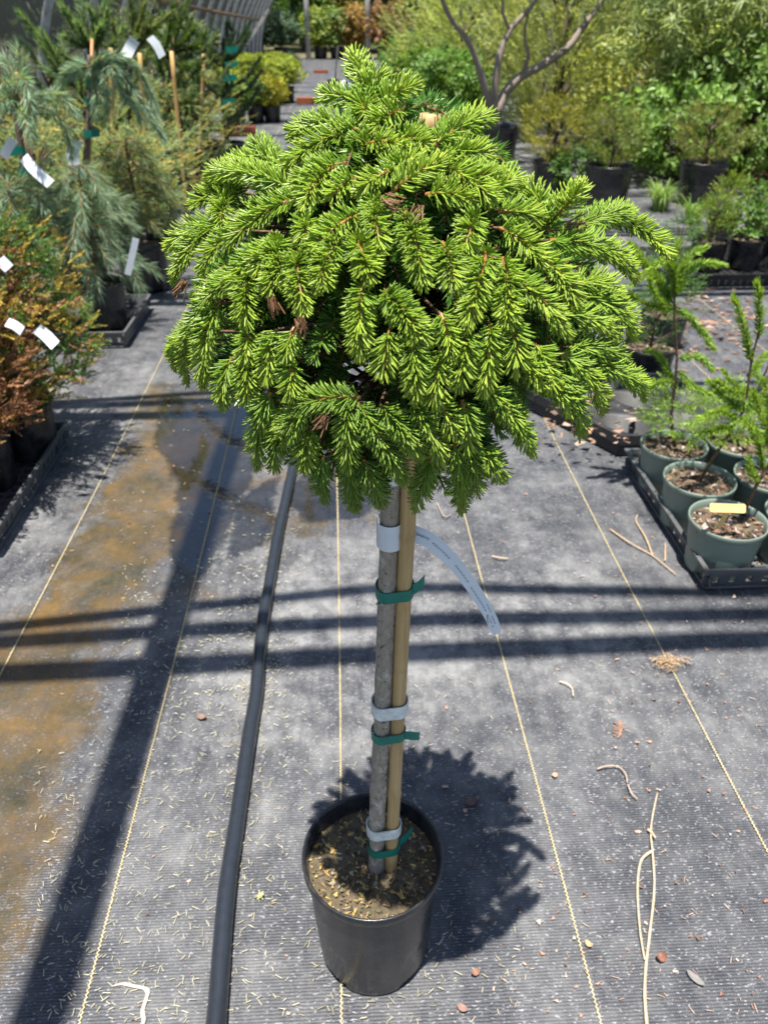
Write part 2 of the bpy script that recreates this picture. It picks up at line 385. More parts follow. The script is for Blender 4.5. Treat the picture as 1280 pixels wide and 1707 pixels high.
def poly_sd(P, poly):
    P = np.asarray(P)[:, :2]; q = np.asarray(poly)[:, :2]; n = len(q)
    d = np.full(len(P), 1e9); ins = np.zeros(len(P), bool)
    for i in range(n):
        a, b = q[i], q[(i+1) % n]; e = b-a; w = P-a
        t = np.clip((w@e)/max(e@e, 1e-12), 0, 1)[:, None]; d = np.minimum(d, np.linalg.norm(w-t*e, axis=1))
        c = ((a[1] > P[:, 1]) != (b[1] > P[:, 1])) & (P[:, 0] < (b[0]-a[0])*(P[:, 1]-a[1])/((b[1]-a[1]) if abs(b[1]-a[1]) > 1e-12 else 1e-12)+a[0])
        ins ^= c
    return np.where(ins, -d, d)
def gp(L): return np.array([G(*p) for p in L])
SILT = gp([(250, 640), (430, 680), (400, 720), (345, 800), (275, 930), (225, 1000), (170, 1100), (135, 1220), (100, 1330), (82, 1480), (35, 1590), (-10, 1650), (-160, 1700), (-160, 1100), (0, 1060), (90, 960), (150, 860), (205, 770)])
SILT2 = gp([(500, 770), (560, 770), (575, 845), (540, 900), (490, 900), (470, 850)])
WET = gp([(270, 660), (440, 680), (430, 760), (390, 860), (345, 960), (290, 940), (300, 800), (260, 740)])
WET2 = gp([(505, 790), (625, 775), (640, 820), (600, 862), (510, 868), (480, 830)])
WET3 = gp([(390, 830), (470, 790), (455, 900), (400, 930), (360, 950)])
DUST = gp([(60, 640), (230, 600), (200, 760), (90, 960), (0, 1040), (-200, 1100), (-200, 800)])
DUST_SHEEN = gp([(440, 900), (1000, 960), (1100, 1130), (700, 1180), (350, 1330), (250, 1300), (330, 1000)])  # pale middle band: dust plus sun sheen painted into the colour
xs = np.unique(np.concatenate([np.linspace(XC-HW-0.1, -1.3, 12), np.arange(-1.3, 1.3, 0.02), np.linspace(1.3, XC+HW+0.1, 14)]))
ys = np.unique(np.concatenate([np.linspace(-3, 0.3, 6), np.arange(0.3, 3.6, 0.02), np.linspace(3.6, Y_END+1.0, 60)]))
X, Y = np.meshgrid(xs, ys); P = np.stack([X.ravel(), Y.ravel(), np.zeros(X.size)], 1)
P[:, 2] = 0.0012*np.sin(P[:, 0]*9+1.3*np.sin(P[:, 1]*4))*np.cos(P[:, 1]*6+P[:, 0]*3)-0.0012
sm = lambda sd, w: np.clip(0.5-sd/w, 0, 1)
att = np.zeros((len(P), 3))
DAMP = gp([(230, 640), (640, 770), (640, 880), (480, 910), (330, 1010), (190, 1060)])
att[:, 0] = np.maximum(0.40*sm(poly_sd(P, DAMP), 0.2), 0)
att[:, 0] = np.maximum(att[:, 0], np.maximum(sm(poly_sd(P, SILT), 0.16), 0.55*sm(poly_sd(P, SILT2), 0.1)))
att[:, 1] = np.maximum.reduce([sm(poly_sd(P, WET), 0.12), sm(poly_sd(P, WET2), 0.1), 0.8*sm(poly_sd(P, WET3), 0.1)])
att[:, 2] = np.clip(0.29-0.14*np.clip((-0.15-P[:, 0])/0.3, 0, 1)*np.clip((3-P[:, 1])/1.5, 0, 1)+0.5*sm(poly_sd(P, DUST), 0.3)+0.58*sm(poly_sd(P, DUST_SHEEN), 0.25)+0.12*np.clip((P[:, 1]-2.5)/3, 0, 1)-0.08*np.clip((1.0-P[:, 1])/0.3, 0, 1)*np.clip((P[:, 0]+0.3)/0.3, 0, 1), 0, 1)
nx, ny = len(xs), len(ys); i = (np.arange(ny-1)[:, None]*nx+np.arange(nx-1)[None, :]).ravel()
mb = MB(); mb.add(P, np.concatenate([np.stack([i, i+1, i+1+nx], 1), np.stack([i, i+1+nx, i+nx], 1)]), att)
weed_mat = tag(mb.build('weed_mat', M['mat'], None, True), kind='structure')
# cream marker threads stitched into the cloth every 30 cm
for k in range(-5, 10):
    x0 = -0.031+0.305*k; mb = MB(); rng = np.random.default_rng(k+50)
    yy = np.arange(0.35, 3.2, 0.0028); zz = np.where(np.arange(len(yy)) % 2 == 0, 0.0011, -0.0011)
    wand = 0.004*np.sin(yy*2.1+k)
    pts = np.stack([x0+zz+wand, yy, np.full(len(yy), 0.0016)], 1)
    strip(mb, pts, np.array([0.00085, 0, 0]), 0.0008)
    y2 = np.linspace(3.2, Y_END, 60); strip(mb, np.stack([x0+0.004*np.sin(y2*2.1+k), y2, np.full(60, 0.0022)], 1), np.array([0.0013, 0, 0]), 0.0008)
    mb.build('marker_thread', M['thread'], weed_mat, False)

# ------------------------------------------------------------------ hoop house: hoops, purlin, shade cloth, end posts
BANDS = [[(0, 1032), (120, 1038), (225, 1040), (300, 1010), (460, 986), (640, 979), (830, 974), (1000, 983), (1180, 1000), (1280, 990)],
         [(0, 1066), (150, 1066), (250, 1062), (330, 1046), (460, 1037), (640, 1035), (830, 1031), (1000, 1028), (1280, 1026)],
         [(0, 1130), (120, 1132), (240, 1120), (300, 1098), (420, 1096), (640, 1094), (830, 1082), (1000, 1073), (1280, 1068)]]  # shadow lines on the ground; the unseen pipe bends are shaped to cast them
BR = [0.018, 0.022, 0.027]
th = np.linspace(0.0, pi, 61)
hx = XC-HW*np.cos(th); hz = HH*np.sin(th)**0.92
SHY = []
for b in BANDS:
    gpnt = gp(b); gx, gy = gpnt[:, 0], gpnt[:, 1]; o = np.argsort(gx)
    shx = hx-SUN[0]*-hz*1.0
    yg = np.interp(hx+SUN[0]*hz, gx[o], gy[o])
    y = yg-SUN[1]*hz
    SHY.append((y, gx[o], gy[o]))
ymean = np.mean([np.interp(0.2, a[1], a[2]) for a in SHY])-SUN[1]*2.5
hoop_meshes = []
for j in range(3):
    y = SHY[j][0].copy(); w = np.clip((hz-1.5)/0.9, 0, 1); w = w*w*(3-2*w)
    y = y*w+(ymean+(j-1)*0.028)*(1-w)
    k = np.ones(5)/5; y[3:-3] = np.convolve(y, k, 'same')[3:-3]
    mb = MB(); tube(mb, np.stack([hx, y-ymean, hz], 1), BR[j], 8, (1, 1, 1)); hoop_meshes.append(mb.mesh('hoop_pipe', M['metal']))
for k in range(-1, 23):
    n_ = k+2; sfx = 'th' if 10 <= n_ % 100 <= 20 else {1: 'st', 2: 'nd', 3: 'rd'}.get(n_ % 10, 'th')
    h = thing('tunnel_hoop', f'grey triple pipe hoop over the tunnel, {n_}{sfx} from the viewer', 'hoop', (0, ymean+1.075*k, 0), 'pipe hoops of the growing tunnel')
    for j in range(3): link('hoop_pipe', hoop_meshes[j], h)
pz = 2.45
a, b = G(400, 690), G(62, 1707); d = b-a
mb = MB(); pts = [a-d*12.0, b+d*0.6]; pts = np.array([p-SUN*0+np.array([-SUN[0]*pz, -SUN[1]*pz, pz]) for p in pts])
pts[0][0] = max(pts[0][0], -1.0)
tube(mb, pts, 0.036, 8)
tag(mb.build('ridge_purlin', M['metal']), 'long straight pipe running above the left side of the path, seen by its shadow', 'pipe')
def cloth(name, side, label):
    mb = MB(); rng = np.random.default_rng(3+side); t0 = np.linspace(0.0, 0.60, 14); yy = np.linspace(-1.0, Y_END-0.2, 150)
    TT, YY = np.meshgrid(t0, yy); rip = 0.02*np.sin(YY*5.8)+0.012*np.sin(YY*13+TT*5)
    xx = XC+side*(HW+0.035+rip)*np.cos(TT); zz = (HH+0.03)*np.sin(TT)**0.92
    n0 = len(t0); V = np.stack([xx.ravel(), YY.ravel(), zz.ravel()], 1)
    i = (np.arange(len(yy)-1)[:, None]*n0+np.arange(n0-1)[None, :]).ravel()
    mb.add(V, np.concatenate([np.stack([i, i+1, i+1+n0], 1), np.stack([i, i+1+n0, i+n0], 1)]))
    o = tag(mb.build(name, M['cloth']), label, 'shade cloth')
    m2 = MB(); e = t0[-1]; tube(m2, [[XC+side*(HW+0.03)*cos(e), y, HH*sin(e)**0.92] for y in np.linspace(-1, Y_END-0.2, 30)], 0.035, 7)
    m2.build('rolled_hem', M['cloth'], o)
cloth('shade_cloth', -1, 'black shade cloth stretched over the hoops behind the pines on the left')
cloth('shade_cloth', 1, 'black shade cloth over the hoops behind the bamboo-like plants on the right')
for px, lab in ((513, 'pale end post left of the far opening, behind the path'), (613, 'pale end post right of the far opening, above the spruce tip')):
    p = AY(px, 60, 25.6); mb = MB(); tube(mb, [[p[0], p[1], -0.02], [p[0], p[1], 1.3], [p[0]+0.01, p[1], 2.55]], 0.075, 8)
    tag(mb.build('end_post', M['post']), lab, 'post')
mb = MB(); p, q = AY(397, 96, 20.0), AY(447, 18, 24.0); tube(mb, [p, q], 0.05, 6)
tag(mb.build('diagonal_brace', M['post']), 'pale slanting brace at the far end of the left shade cloth', 'brace')
mb = MB(); tube(mb, [AY(246, -4, 9.0), AY(330, 14, 12.5), AY(432, 33, 21.0)], 0.025, 6, (0.3, 0.2, 0.12))
tag(mb.build('side_rail', M['bark']), 'thin brown rail running along the left shade cloth at the top', 'rail')

# ------------------------------------------------------------------ pots, soil, trays
def pot_mesh(r, h, mat, rimh=0.12, taper=0.82, notch=True, n=48, ribs=0):
    mb = MB(); rb = r*taper; rh = h*rimh; r1 = r*0.945
    prof = [(0.0, 0.004), (rb*0.9, 0.004), (rb*0.985, 0.0), (rb, 0.003), (rb+(r1-rb)*0.08, h*0.07), (rb+(r1-rb)*0.5, h*0.45), (r1*0.995, h-rh-0.004), (r1, h-rh), (r*0.985, h-rh+0.001), (r, h-rh+0.003),
            (r*1.005, h-0.003), (r*0.998, h-0.0006), (r*0.985, h), (r*0.965, h-0.001), (r*0.945, h-0.004), (r*0.925, h-rh), (r*0.90, h*0.6), (rb*0.95, h*0.45)]
    def zm(V, a):
        if notch:
            for j in range(n):
                if (j*4*3 // n) % 3 == 1 and (j % (n//4)) in range(n//8-n//24, n//8+n//24+1):
                    V[1:4, j, 2] += h*0.055; V[1:4, j, :2] *= 0.97
        if ribs:
            w = 1-0.012*(np.sin(a*ribs) > 0.2); V[3:7, :, :2] *= w[None, :, None]
        return V
    lathe(mb, prof, n, zmod=zm); return mb.mesh('pot', mat)
_pc = {}
def get_pot(r, h, mk, **kw):
    key = (round(r, 3), round(h, 3), mk, str(kw))
    if key not in _pc: _pc[key] = pot_mesh(r, h, M[mk], **kw)
    return _pc[key]
def soil_part(parent, r, z, seed, chips=120, cs=0.006, pal=None):
    rng = np.random.default_rng(seed); mb = MB(); disc(mb, r, z, rng, 0.003)
    s = mb.build('soil', M['soil'], parent)
    if chips:
        pal = pal or [(0.30, 0.21, 0.15), (0.16, 0.10, 0.07), (0.42, 0.36, 0.32), (0.05, 0.035, 0.03), (0.24, 0.13, 0.09)]
        m2 = MB()
        for q in range(chips):
            a, rr = rng.uniform(0, 2*pi), r*0.97*sqrt(rng.uniform()); sz = cs*rng.uniform(0.4, 1.3)
            v = rng.normal(size=(5, 3))*np.array([1.0, 0.6, 0.35])*sz*0.7; an = rng.uniform(0, pi)
            R = np.array([[cos(an), -sin(an), 0], [sin(an), cos(an), 0], [0, 0, 1]]); v = v@R.T+np.array([rr*cos(a), rr*sin(a), z+0.003])
            m2.add(v, [[0, 1, 2], [0, 2, 3], [0, 3, 1], [1, 4, 2], [2, 4, 3], [3, 4, 1]], pal[rng.integers(len(pal))])
        tag(m2.build('bark_chips', M['chip'], s, False), kind='stuff')
    return s
def wrap(mb, c1, r1, c2, r2, w, tilt=0.0, tail=None, c=(1, 1, 1), m=0, th=0.0006, thetas=72, grow=1.06):
    """band round two canes: hull of two circles, height w; tail = (dx, dy, dz) end of a loose end"""
    pts = []
    for q in range(thetas+1):
        a = 2*pi*q/thetas; d = np.array([cos(a), sin(a)])
        s1 = c1[:2]@d+r1*grow; s2 = c2[:2]@d+r2*grow
        p = (c1[:2]+d*r1*grow) if s1 > s2 else (c2[:2]+d*r2*grow)
        f = 0 if s1 > s2 else 1
        pts.append([p[0], p[1], c1[2]*(1-f)+c2[2]*f+tilt*sin(a)])
    pts = np.array(pts); dup = np.concatenate([[True], np.linalg.norm(np.diff(pts, axis=0), axis=1) > 1e-6]); pts = pts[dup]
    dense = [pts[0]]
    for p in pts[1:]:
        L = np.linalg.norm(p-dense[-1]); kk = max(1, int(L/0.002)); p0 = dense[-1]
        for i in range(1, kk+1): dense.append(p0+(p-p0)*i/kk)
    strip(mb, np.array(dense), np.array([0, 0, w/2]), th, c, m)
    if tail is not None:
        p0, p1, p2 = tail; strip(mb, bez(p0, p1, p2, 9), np.array([0, 0, w/2]), th, c, m)

# ------------------------------------------------------------------ the grafted weeping spruce in the middle
S0 = np.array([0.0145, 0.536, 0.0])
tree = thing('potted_spruce', 'grafted dwarf spruce with bright green mop head and bare trunk in a black pot', 'potted tree', S0)
link('pot', get_pot(0.0815, 0.19, 'pot', rimh=0.085, taper=0.83), tree)
soil_part(tree, 0.0755, 0.163, 11, 900, 0.0034, [(0.42, 0.27, 0.09), (0.33, 0.25, 0.13), (0.14, 0.11, 0.06), (0.20, 0.14, 0.08), (0.10, 0.07, 0.045), (0.07, 0.055, 0.04), (0.30, 0.26, 0.20), (0.12, 0.13, 0.06), (0.52, 0.36, 0.12)])
TK = smoothline([(0.019, 0.534, 0.14), (0.020, 0.534, 0.26), (0.0255, 0.5345, 0.40), (0.030, 0.535, 0.55), (0.0345, 0.536, 0.70), (0.040, 0.537, 0.82), (0.045, 0.538, 0.90)], 60)
SK = np.array([(0.0335, 0.531, 0.10), (0.0475, 0.5295, 0.684), (0.0550, 0.522, 0.951)])
def tk(z): return np.array([np.interp(z, TK[:, 2], TK[:, 0]), np.interp(z, TK[:, 2], TK[:, 1]), z])
def sk(z): return np.array([np.interp(z, SK[:, 2], SK[:, 0]), np.interp(z, SK[:, 2], SK[:, 1]), z])
rng = np.random.default_rng(5)
mb = MB(); rad = np.interp(TK[:, 2], [0.14, 0.2, 0.7, 0.9], [0.0103, 0.0092, 0.0088, 0.006])*(1+0.035*np.sin(TK[:, 2]*90)+rng.normal(size=60)*0.025)
w = 1+0.03*rng.normal(size=(60, 14)); tube(mb, TK, rad, 14, wob=w)
trunk = mb.build('trunk', M['trunk'], tree, True, S0)
mb = MB()
for z, a in ((0.62, -1.2), (0.50, 2.9), (0.44, -2.2), (0.33, -0.9), (0.56, -2.6), (0.38, -1.6), (0.28, -2.4)):
    c = tk(z); d = np.array([cos(a), sin(a), 0.25]); tube(mb, [c+d*0.006, c+d*0.0097, c+d*0.0112], [0.0028, 0.0022, 0.001], 7)
mb.build('twig_scar', M['trunk'], trunk, True, S0)
mb = MB(); pts = []; rr = []; cc = []
for z in np.concatenate([np.linspace(0.10, 0.951, 120)]):
    r = 0.0071-0.0006*z; col = 1.0
    for nd in (0.185, 0.30, 0.43, 0.635, 0.80):
        g0 = math.exp(-((z-nd)/0.0035)**2); r += 0.0009*g0; col -= 0.45*math.exp(-((z-nd-0.004)/0.0022)**2)
    pts.append(sk(z)); rr.append(r); cc.append(col)
tube(mb, pts, rr, 14, np.concatenate([np.repeat(np.array(cc)[:, None]*np.ones(3), 14, 0), [[1, 1, 1], [0.8, 0.7, 0.6]]]))
mb.build('bamboo_stake', M['bamboo'], tree, True, S0)
for z, ta, tl in ((0.5745, 0.003, ((0.0066, -0.0045, 0.002), (0.0125, -0.007, 0.006), (0.017, -0.002, 0.010))), (0.391, 0.001, ((0.0066, -0.0045, 0.0), (0.014, -0.008, 0.002), (0.022, -0.004, -0.003))), (0.2025, 0.002, ((0.008, 0.0, 0.003), (0.016, 0.004, 0.006), (0.024, 0.012, 0.009)))):
    mb = MB(); c1, c2 = tk(z), sk(z+0.005); tl = [c2+np.array(v) for v in tl]
    wrap(mb, c1, 0.0100, c2, 0.0078, 0.0115, ta, tl); mb.build('green_tie', M['tie'], tree, False, S0)
for z, wd, g0 in ((0.429, 0.0165, 1.1), (0.237, 0.0155, 1.1)):
    mb = MB(); wrap(mb, tk(z), 0.0100, sk(z+0.004), 0.0078, wd, 0.0012, None, grow=g0); wrap(mb, tk(z+0.001), 0.0102, sk(z+0.006), 0.0080, wd*0.92, 0.002, None, grow=g0+0.05)
    mb.build('white_tape', M['tape'], tree, False, S0)
mb = MB(); c = tk(0.695); wrap(mb, c, 0.0095, c+np.array([0, 0, 0]), 0.0095, 0.018, 0, None, grow=1.05); mb.build('graft_tape', M['tape'], tree, False, S0)
# white wrap-around tag with its long tail
mb = MB(); c = tk(0.634); n = 40; P_ = []
for q in range(n+1):
    a = radians(-195+q*230/n); P_.append([c[0]+0.0112*cos(a), c[1]+0.0112*sin(a), 0.636+0.001*sin(a)])
strip(mb, P_, np.array([0, 0, 0.0125]), 0.0004)
e0 = np.array(P_[-1]); base = AY(664, 884, 0.547)
TL = smoothline([base, AY(690, 890, 0.541), AY(722, 905, 0.541), AY(760, 942, 0.542), AY(795, 990, 0.543), AY(818, 1030, 0.543), AY(828, 1057, 0.543)], 40)
Tt = nrm(np.gradient(TL, axis=0)); vw = nrm(np.cross(Tt, -nrm(TL-CAM)))
wdt = np.interp(np.arange(40), [0, 6, 20, 30, 36, 36.1, 39], [0.0082, 0.0074, 0.0062, 0.0056, 0.0052, 0.0040, 0.0037])
strip(mb, TL, vw*wdt[:, None], 0.0005)
strip(mb, [AY(645, 882, 0.546), AY(640, 868, 0.548), AY(634, 856, 0.549)], np.array([0.0022, 0, 0.001]), 0.0004)
tagp = mb.build('name_tag', M['tag'], tree, False, S0); tag(tagp, 'white loop tag with faded handwriting and a long curling tail')
mb = MB(); rng = np.random.default_rng(8)
nrmv = nrm(np.cross(Tt, vw)); nrmv = np.where((nrmv*(CAM-TL)).sum(1, keepdims=True) > 0, nrmv, -nrmv)
def onTag(s, v):
    i = min(max(s*39, 0), 38.999); k = int(i); f = i-k
    return TL[k]*(1-f)+TL[k+1]*f+vw[k]*wdt[k]*v+nrmv[k]*0.0006
def scrib(s0, s1, v0, amp, nst):
    s = s0; ds = (s1-s0)/nst
    for q in range(nst):
        if rng.uniform() < 0.16: s += ds; continue
        p = [onTag(s+ds*f*0.9, v0+amp*g0*rng.uniform(0.5, 1.1)) for f, g0 in ((0, -0.5), (0.25, 0.8), (0.55, -0.6), (0.8, 0.5))]
        strip(mb, smoothline(p, 8), vw[20]*0.0002, 0.0002); s += ds
for a0, a1, v0, am, ns in ((0.17, 0.30, -0.1, 0.32, 6), (0.33, 0.46, 0.05, 0.22, 7), (0.48, 0.60, 0.1, 0.2, 7), (0.62, 0.78, 0.2, 0.2, 8), (0.72, 0.80, -0.45, 0.15, 4), (0.80, 0.91, 0.3, 0.2, 6), (0.82, 0.91, -0.3, 0.2, 5)): scrib(a0, a1, v0, am, ns)
strip(mb, smoothline([onTag(0.80, 0.2), onTag(0.825, 0.7), onTag(0.86, 0.75)], 10), vw[30]*0.0003, 0.0002)
mb.build('handwriting', M['ink'], tagp, False, S0)

# crown ---------------------------------------------------------------
AX = np.array([0.043, 0.540])
PZ = [0.700, 0.715, 0.735, 0.76, 0.79, 0.83, 0.865, 0.885, 0.905, 0.925, 0.945, 0.962, 0.985]
PR = [0.055, 0.090, 0.128, 0.150, 0.158, 0.158, 0.150, 0.136, 0.112, 0.085, 0.058, 0.034, 0.004]
def rad_at(z): return np.interp(z, PZ, PR, left=-0.05, right=-0.05)
def on_crown(px, py):
    d = ray(px, py); best = None; bt = 0
    for t in np.linspace(0.25, 0.80, 220):
        p = CAM+d*t
        if p[2] < 0.690 or p[2] > 0.995: continue
        g0 = math.hypot(p[0]-AX[0], p[1]-AX[1])-rad_at(p[2])
        if g0 <= 0: return p
        if best is None or g0 < best: best, bt = g0, t
    if best is None or best > 0.05: bt = (0.538-0.02)/d[1]
    return CAM+d*bt
CA, CB, CC, CD = (270, 80, 2.977), (650, 150, 2.667), (270, 420, 2.977), (640, 480, 2.783)
SH = [(CA, [(1000, 220, 955, 45), (1000, 235, 1075, 135), (1080, 255, 1245, 190), (955, 260, 1040, 360), (960, 265, 800, 245), (900, 390, 655, 440), (880, 420, 605, 600), (1170, 300, 1275, 335), (1165, 295, 1060, 385), (1000, 470, 1205, 485), (1180, 430, 1300, 480),
            (560, 600, 345, 580), (555, 600, 470, 480), (560, 685, 230, 640), (350, 690, 168, 775), (335, 720, 300, 865), (620, 760, 345, 960), (850, 570, 650, 700), (830, 585, 700, 780), (920, 650, 845, 735), (945, 840, 745, 1000), (1040, 770, 1080, 990), (1190, 590, 990, 700), (1205, 850, 1280, 1000),
            (235, 870, 45, 990), (235, 885, 70, 1140), (325, 920, 205, 1080), (650, 1045, 665, 1190), (535, 975, 480, 1090), (540, 980, 605, 1150), (870, 930, 780, 1180), (960, 960, 1030, 1130), (440, 1020, 350, 1180), (680, 860, 725, 935), (760, 350, 650, 430)]),
      (CB, [(70, 100, 205, 115), (25, 440, 235, 325), (210, 325, 450, 480), (240, 220, 445, 125), (280, 270, 430, 290), (80, 575, 150, 850), (390, 570, 330, 705), (540, 630, 675, 765), (470, 450, 555, 390), (730, 605, 600, 425), (740, 600, 840, 445), (880, 605, 1060, 575), (1020, 575, 1232, 725), (800, 690, 1082, 835),
            (440, 750, 335, 1040), (530, 780, 520, 1010), (600, 870, 785, 1080), (720, 760, 825, 945), (830, 1010, 1000, 1093), (930, 940, 1072, 1090), (880, 860, 1010, 900), (190, 460, 345, 480), (250, 700, 285, 860), (530, 540, 650, 565), (90, 230, 250, 240), (0, 340, 120, 300), (330, 390, 450, 380)]),
      (CC, [(330, 130, 195, 270), (200, 290, 130, 640), (235, 300, 210, 650), (150, 410, 65, 520), (300, 560, 300, 750), (390, 540, 435, 740), (400, 80, 420, 340), (650, 30, 705, 280), (560, 60, 540, 180), (980, 200, 980, 490), (1120, 230, 1265, 420), (770, 30, 800, 150), (930, 740, 640, 770), (910, 775, 930, 1060), (985, 805, 1200, 1125), (1100, 800, 1275, 1000),
            (700, 780, 610, 930), (530, 420, 520, 620), (620, 400, 615, 520), (500, 750, 480, 1050), (580, 790, 605, 880), (780, 1060, 812, 1225), (920, 1050, 960, 1270), (1000, 1070, 1090, 1235), (710, 900, 712, 1060), (620, 580, 645, 700), (1120, 420, 1100, 590), (1240, 420, 1265, 715), (400, 400, 415, 530), (120, 450, 75, 560), (560, 900, 560, 1060)]),
      (CD, [(20, 50, 192, 232), (570, 30, 580, 150), (280, 150, 320, 315), (270, 320, 230, 520), (250, 540, 335, 670), (390, 230, 350, 445), (510, 210, 458, 475), (620, 180, 612, 370), (870, 340, 1012, 562), (1010, 370, 1200, 500), (850, 430, 912, 672), (500, 490, 685, 755), (150, 570, 272, 805), (20, 600, 160, 740), (380, 560, 390, 745),
            (220, 830, 148, 1012), (340, 780, 362, 1030), (480, 770, 542, 875), (410, 760, 432, 940), (140, 280, 150, 495), (740, 290, 772, 455), (680, 350, 722, 430), (930, 290, 1110, 340), (800, 450, 860, 560)])]
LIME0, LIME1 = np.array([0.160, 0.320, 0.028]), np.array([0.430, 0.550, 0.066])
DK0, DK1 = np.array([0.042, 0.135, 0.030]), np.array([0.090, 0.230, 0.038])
def shoot(mb, P0, P1, P2, rng, dens=2500, nl=0.0100, nw=0.00125, new=1.0, hi=True, stem=(0.38, 0.17, 0.05), updir=None):
    Q = bez(P0, P1, P2, 12); L = np.linalg.norm(np.diff(Q, axis=0), axis=1).sum(); k = int(L*dens)+16
    s = np.sort(rng.uniform(0.02, 1.0, k)); s[-14:] = rng.uniform(0.96, 1.0, 14)
    B = (1-s)[:, None]**2*np.asarray(P0)+2*(s*(1-s))[:, None]*np.asarray(P1)+(s*s)[:, None]*np.asarray(P2)
    T = nrm(2*(1-s)[:, None]*(np.asarray(P1)-P0)+2*s[:, None]*(np.asarray(P2)-P1))
    up = np.array([0, 0, 1.0]) if updir is None else np.asarray(updir, float)
    U = up-T*(T@up)[:, None]; U = nrm(U+1e-4*np.array([1, 0.3, 0])); S = np.cross(T, U)
    a = rng.uniform(-pi, pi, k); lowr = np.abs(a) > 2.2; a = np.where(lowr, np.sign(a)*rng.uniform(1.3, 2.25, k), a)
    al = np.radians(np.interp(s, [0, 0.75, 1.0], [62, 54, 20])+rng.normal(size=k)*4.5); al[-14:] = np.radians(rng.uniform(5, 45, 14))
    D = T*np.cos(al)[:, None]+(U*np.cos(a)[:, None]+S*np.sin(a)[:, None])*np.sin(al)[:, None]
    D = D+rng.normal(size=(k, 3))*0.03
    ln = nl*np.interp(s, [0, 0.12, 0.8, 1], [0.7, 1.0, 0.95, 0.62])*rng.uniform(0.82, 1.12, k)
    c = mixc(DK0*(1-new)+LIME0*new, DK1*(1-new)+LIME1*new, np.clip(s*0.5+rng.uniform(0, 0.6, k), 0, 1), rng, 0.12)  # new: young growth tone, plus painted light on top and shade inside
    if hi: needles_hi(mb, B, D, ln, np.full(k, nw), c)
    else: needles_lo(mb, B, D, ln, np.full(k, nw), c, rng)
    tube(mb, Q, np.interp(np.arange(12), [0, 11], [0.0013, 0.0007]), 5, stem, 0 if len(stem) == 3 else 0, cap=False)
OUTL = np.array([(590, 92), (640, 120), (690, 130), (735, 190), (815, 190), (830, 260), (870, 290), (960, 310), (985, 350), (1040, 345), (1110, 410), (1090, 425), (1050, 400), (1055, 460), (1000, 450), (1060, 560), (1065, 590), (1000, 580), (1070, 655), (1000, 660), (980, 715), (940, 715), (890, 660), (900, 745), (870, 760), (820, 740), (835, 790), (770, 848), (700, 850),
                 (690, 800), (640, 830), (590, 845), (520, 790), (430, 780), (420, 700), (330, 660), (290, 560), (290, 500), (285, 400), (330, 340), (330, 310), (380, 245), (470, 240), (490, 200), (520, 190), (570, 160), (575, 110)], float)
crown_tw = MB(); shoots = []; rng = np.random.default_rng(21)
def crown_axis(z): return np.array([AX[0], AX[1], z])
for (ox, oy, sc_), lst in SH:
    for (bx, by, tx, ty) in lst:
        p0 = on_crown(ox+bx/sc_, oy+by/sc_); p2 = on_crown(ox+tx/sc_, oy+ty/sc_)
        # keep the tip at a believable depth from the base
        L = np.linalg.norm(p2-p0)
        if L > 0.085:
            dd = ray(ox+tx/sc_, oy+ty/sc_); dd = dd/np.linalg.norm(dd); p2 = CAM+dd*(np.linalg.norm(p0-CAM)-0.01); L = np.linalg.norm(p2-p0)
        out = np.array([p0[0]-AX[0], p0[1]-AX[1], 0.03]); out = nrm(out)
        p0 = p0-(p2-p0)*0.14; p0i = p0-out*0.007; mid = (p0i+p2)/2+out*L*0.16+np.array([0, 0, L*0.15])
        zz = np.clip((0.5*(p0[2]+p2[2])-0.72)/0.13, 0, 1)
        shoots.append((p0i, mid, p2, 0.42+0.58*zz, out))  # lower shoots coloured darker, painting in the shade under the crown
n_hand = len(shoots)
def in_hole(p, ph):               # dark gap between the lower shoots on the viewer's side
    x, y = proj(p)
    if math.hypot(x-716, y-212) < 42: return True           # the cane's cut end stays in view
    return -sin(ph) > 0.1 and ((x-592)/75)**2+((y-590)/52)**2 < 1
k = 0
while len(shoots) < 298:
    ph = rng.uniform(0, 2*pi); z = rng.choice([rng.uniform(0.73, 0.89), rng.uniform(0.73, 0.935)])
    front = -sin(ph)                                        # 1 towards the camera
    rr = rad_at(z)*(rng.uniform(0.68, 0.86) if front > -0.2 else rng.uniform(0.88, 1.02))
    if rr < 0.01: continue
    if z > 0.85: rr *= 1-0.35*min(1, (z-0.85)/0.05)
    o2 = np.array([cos(ph), sin(ph), 0]); p0 = crown_axis(z)+o2*max(rr-0.022, 0.004); L = rng.uniform(0.034, 0.056)
    steep = np.clip((z-0.72)/0.24, 0, 1)
    d0 = nrm(o2*(0.9-0.6*steep)+np.array([0, 0, -0.5+1.1*steep])+rng.normal(size=3)*0.15); d2 = nrm(o2*0.55+np.array([0, 0, -0.9+0.75*steep])+rng.normal(size=3)*0.2)
    mid = p0+d0*L*0.5; p2 = mid+d2*L*0.55
    k += 1
    if in_hole(mid, ph): continue
    if poly_sd([proj(p2+nrm(p2-mid)*0.006)], OUTL)[0] > -16 and k < 6000: continue     # keep the mop head's uneven outline
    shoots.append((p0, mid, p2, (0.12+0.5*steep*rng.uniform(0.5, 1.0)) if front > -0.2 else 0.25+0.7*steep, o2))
inner = MB()
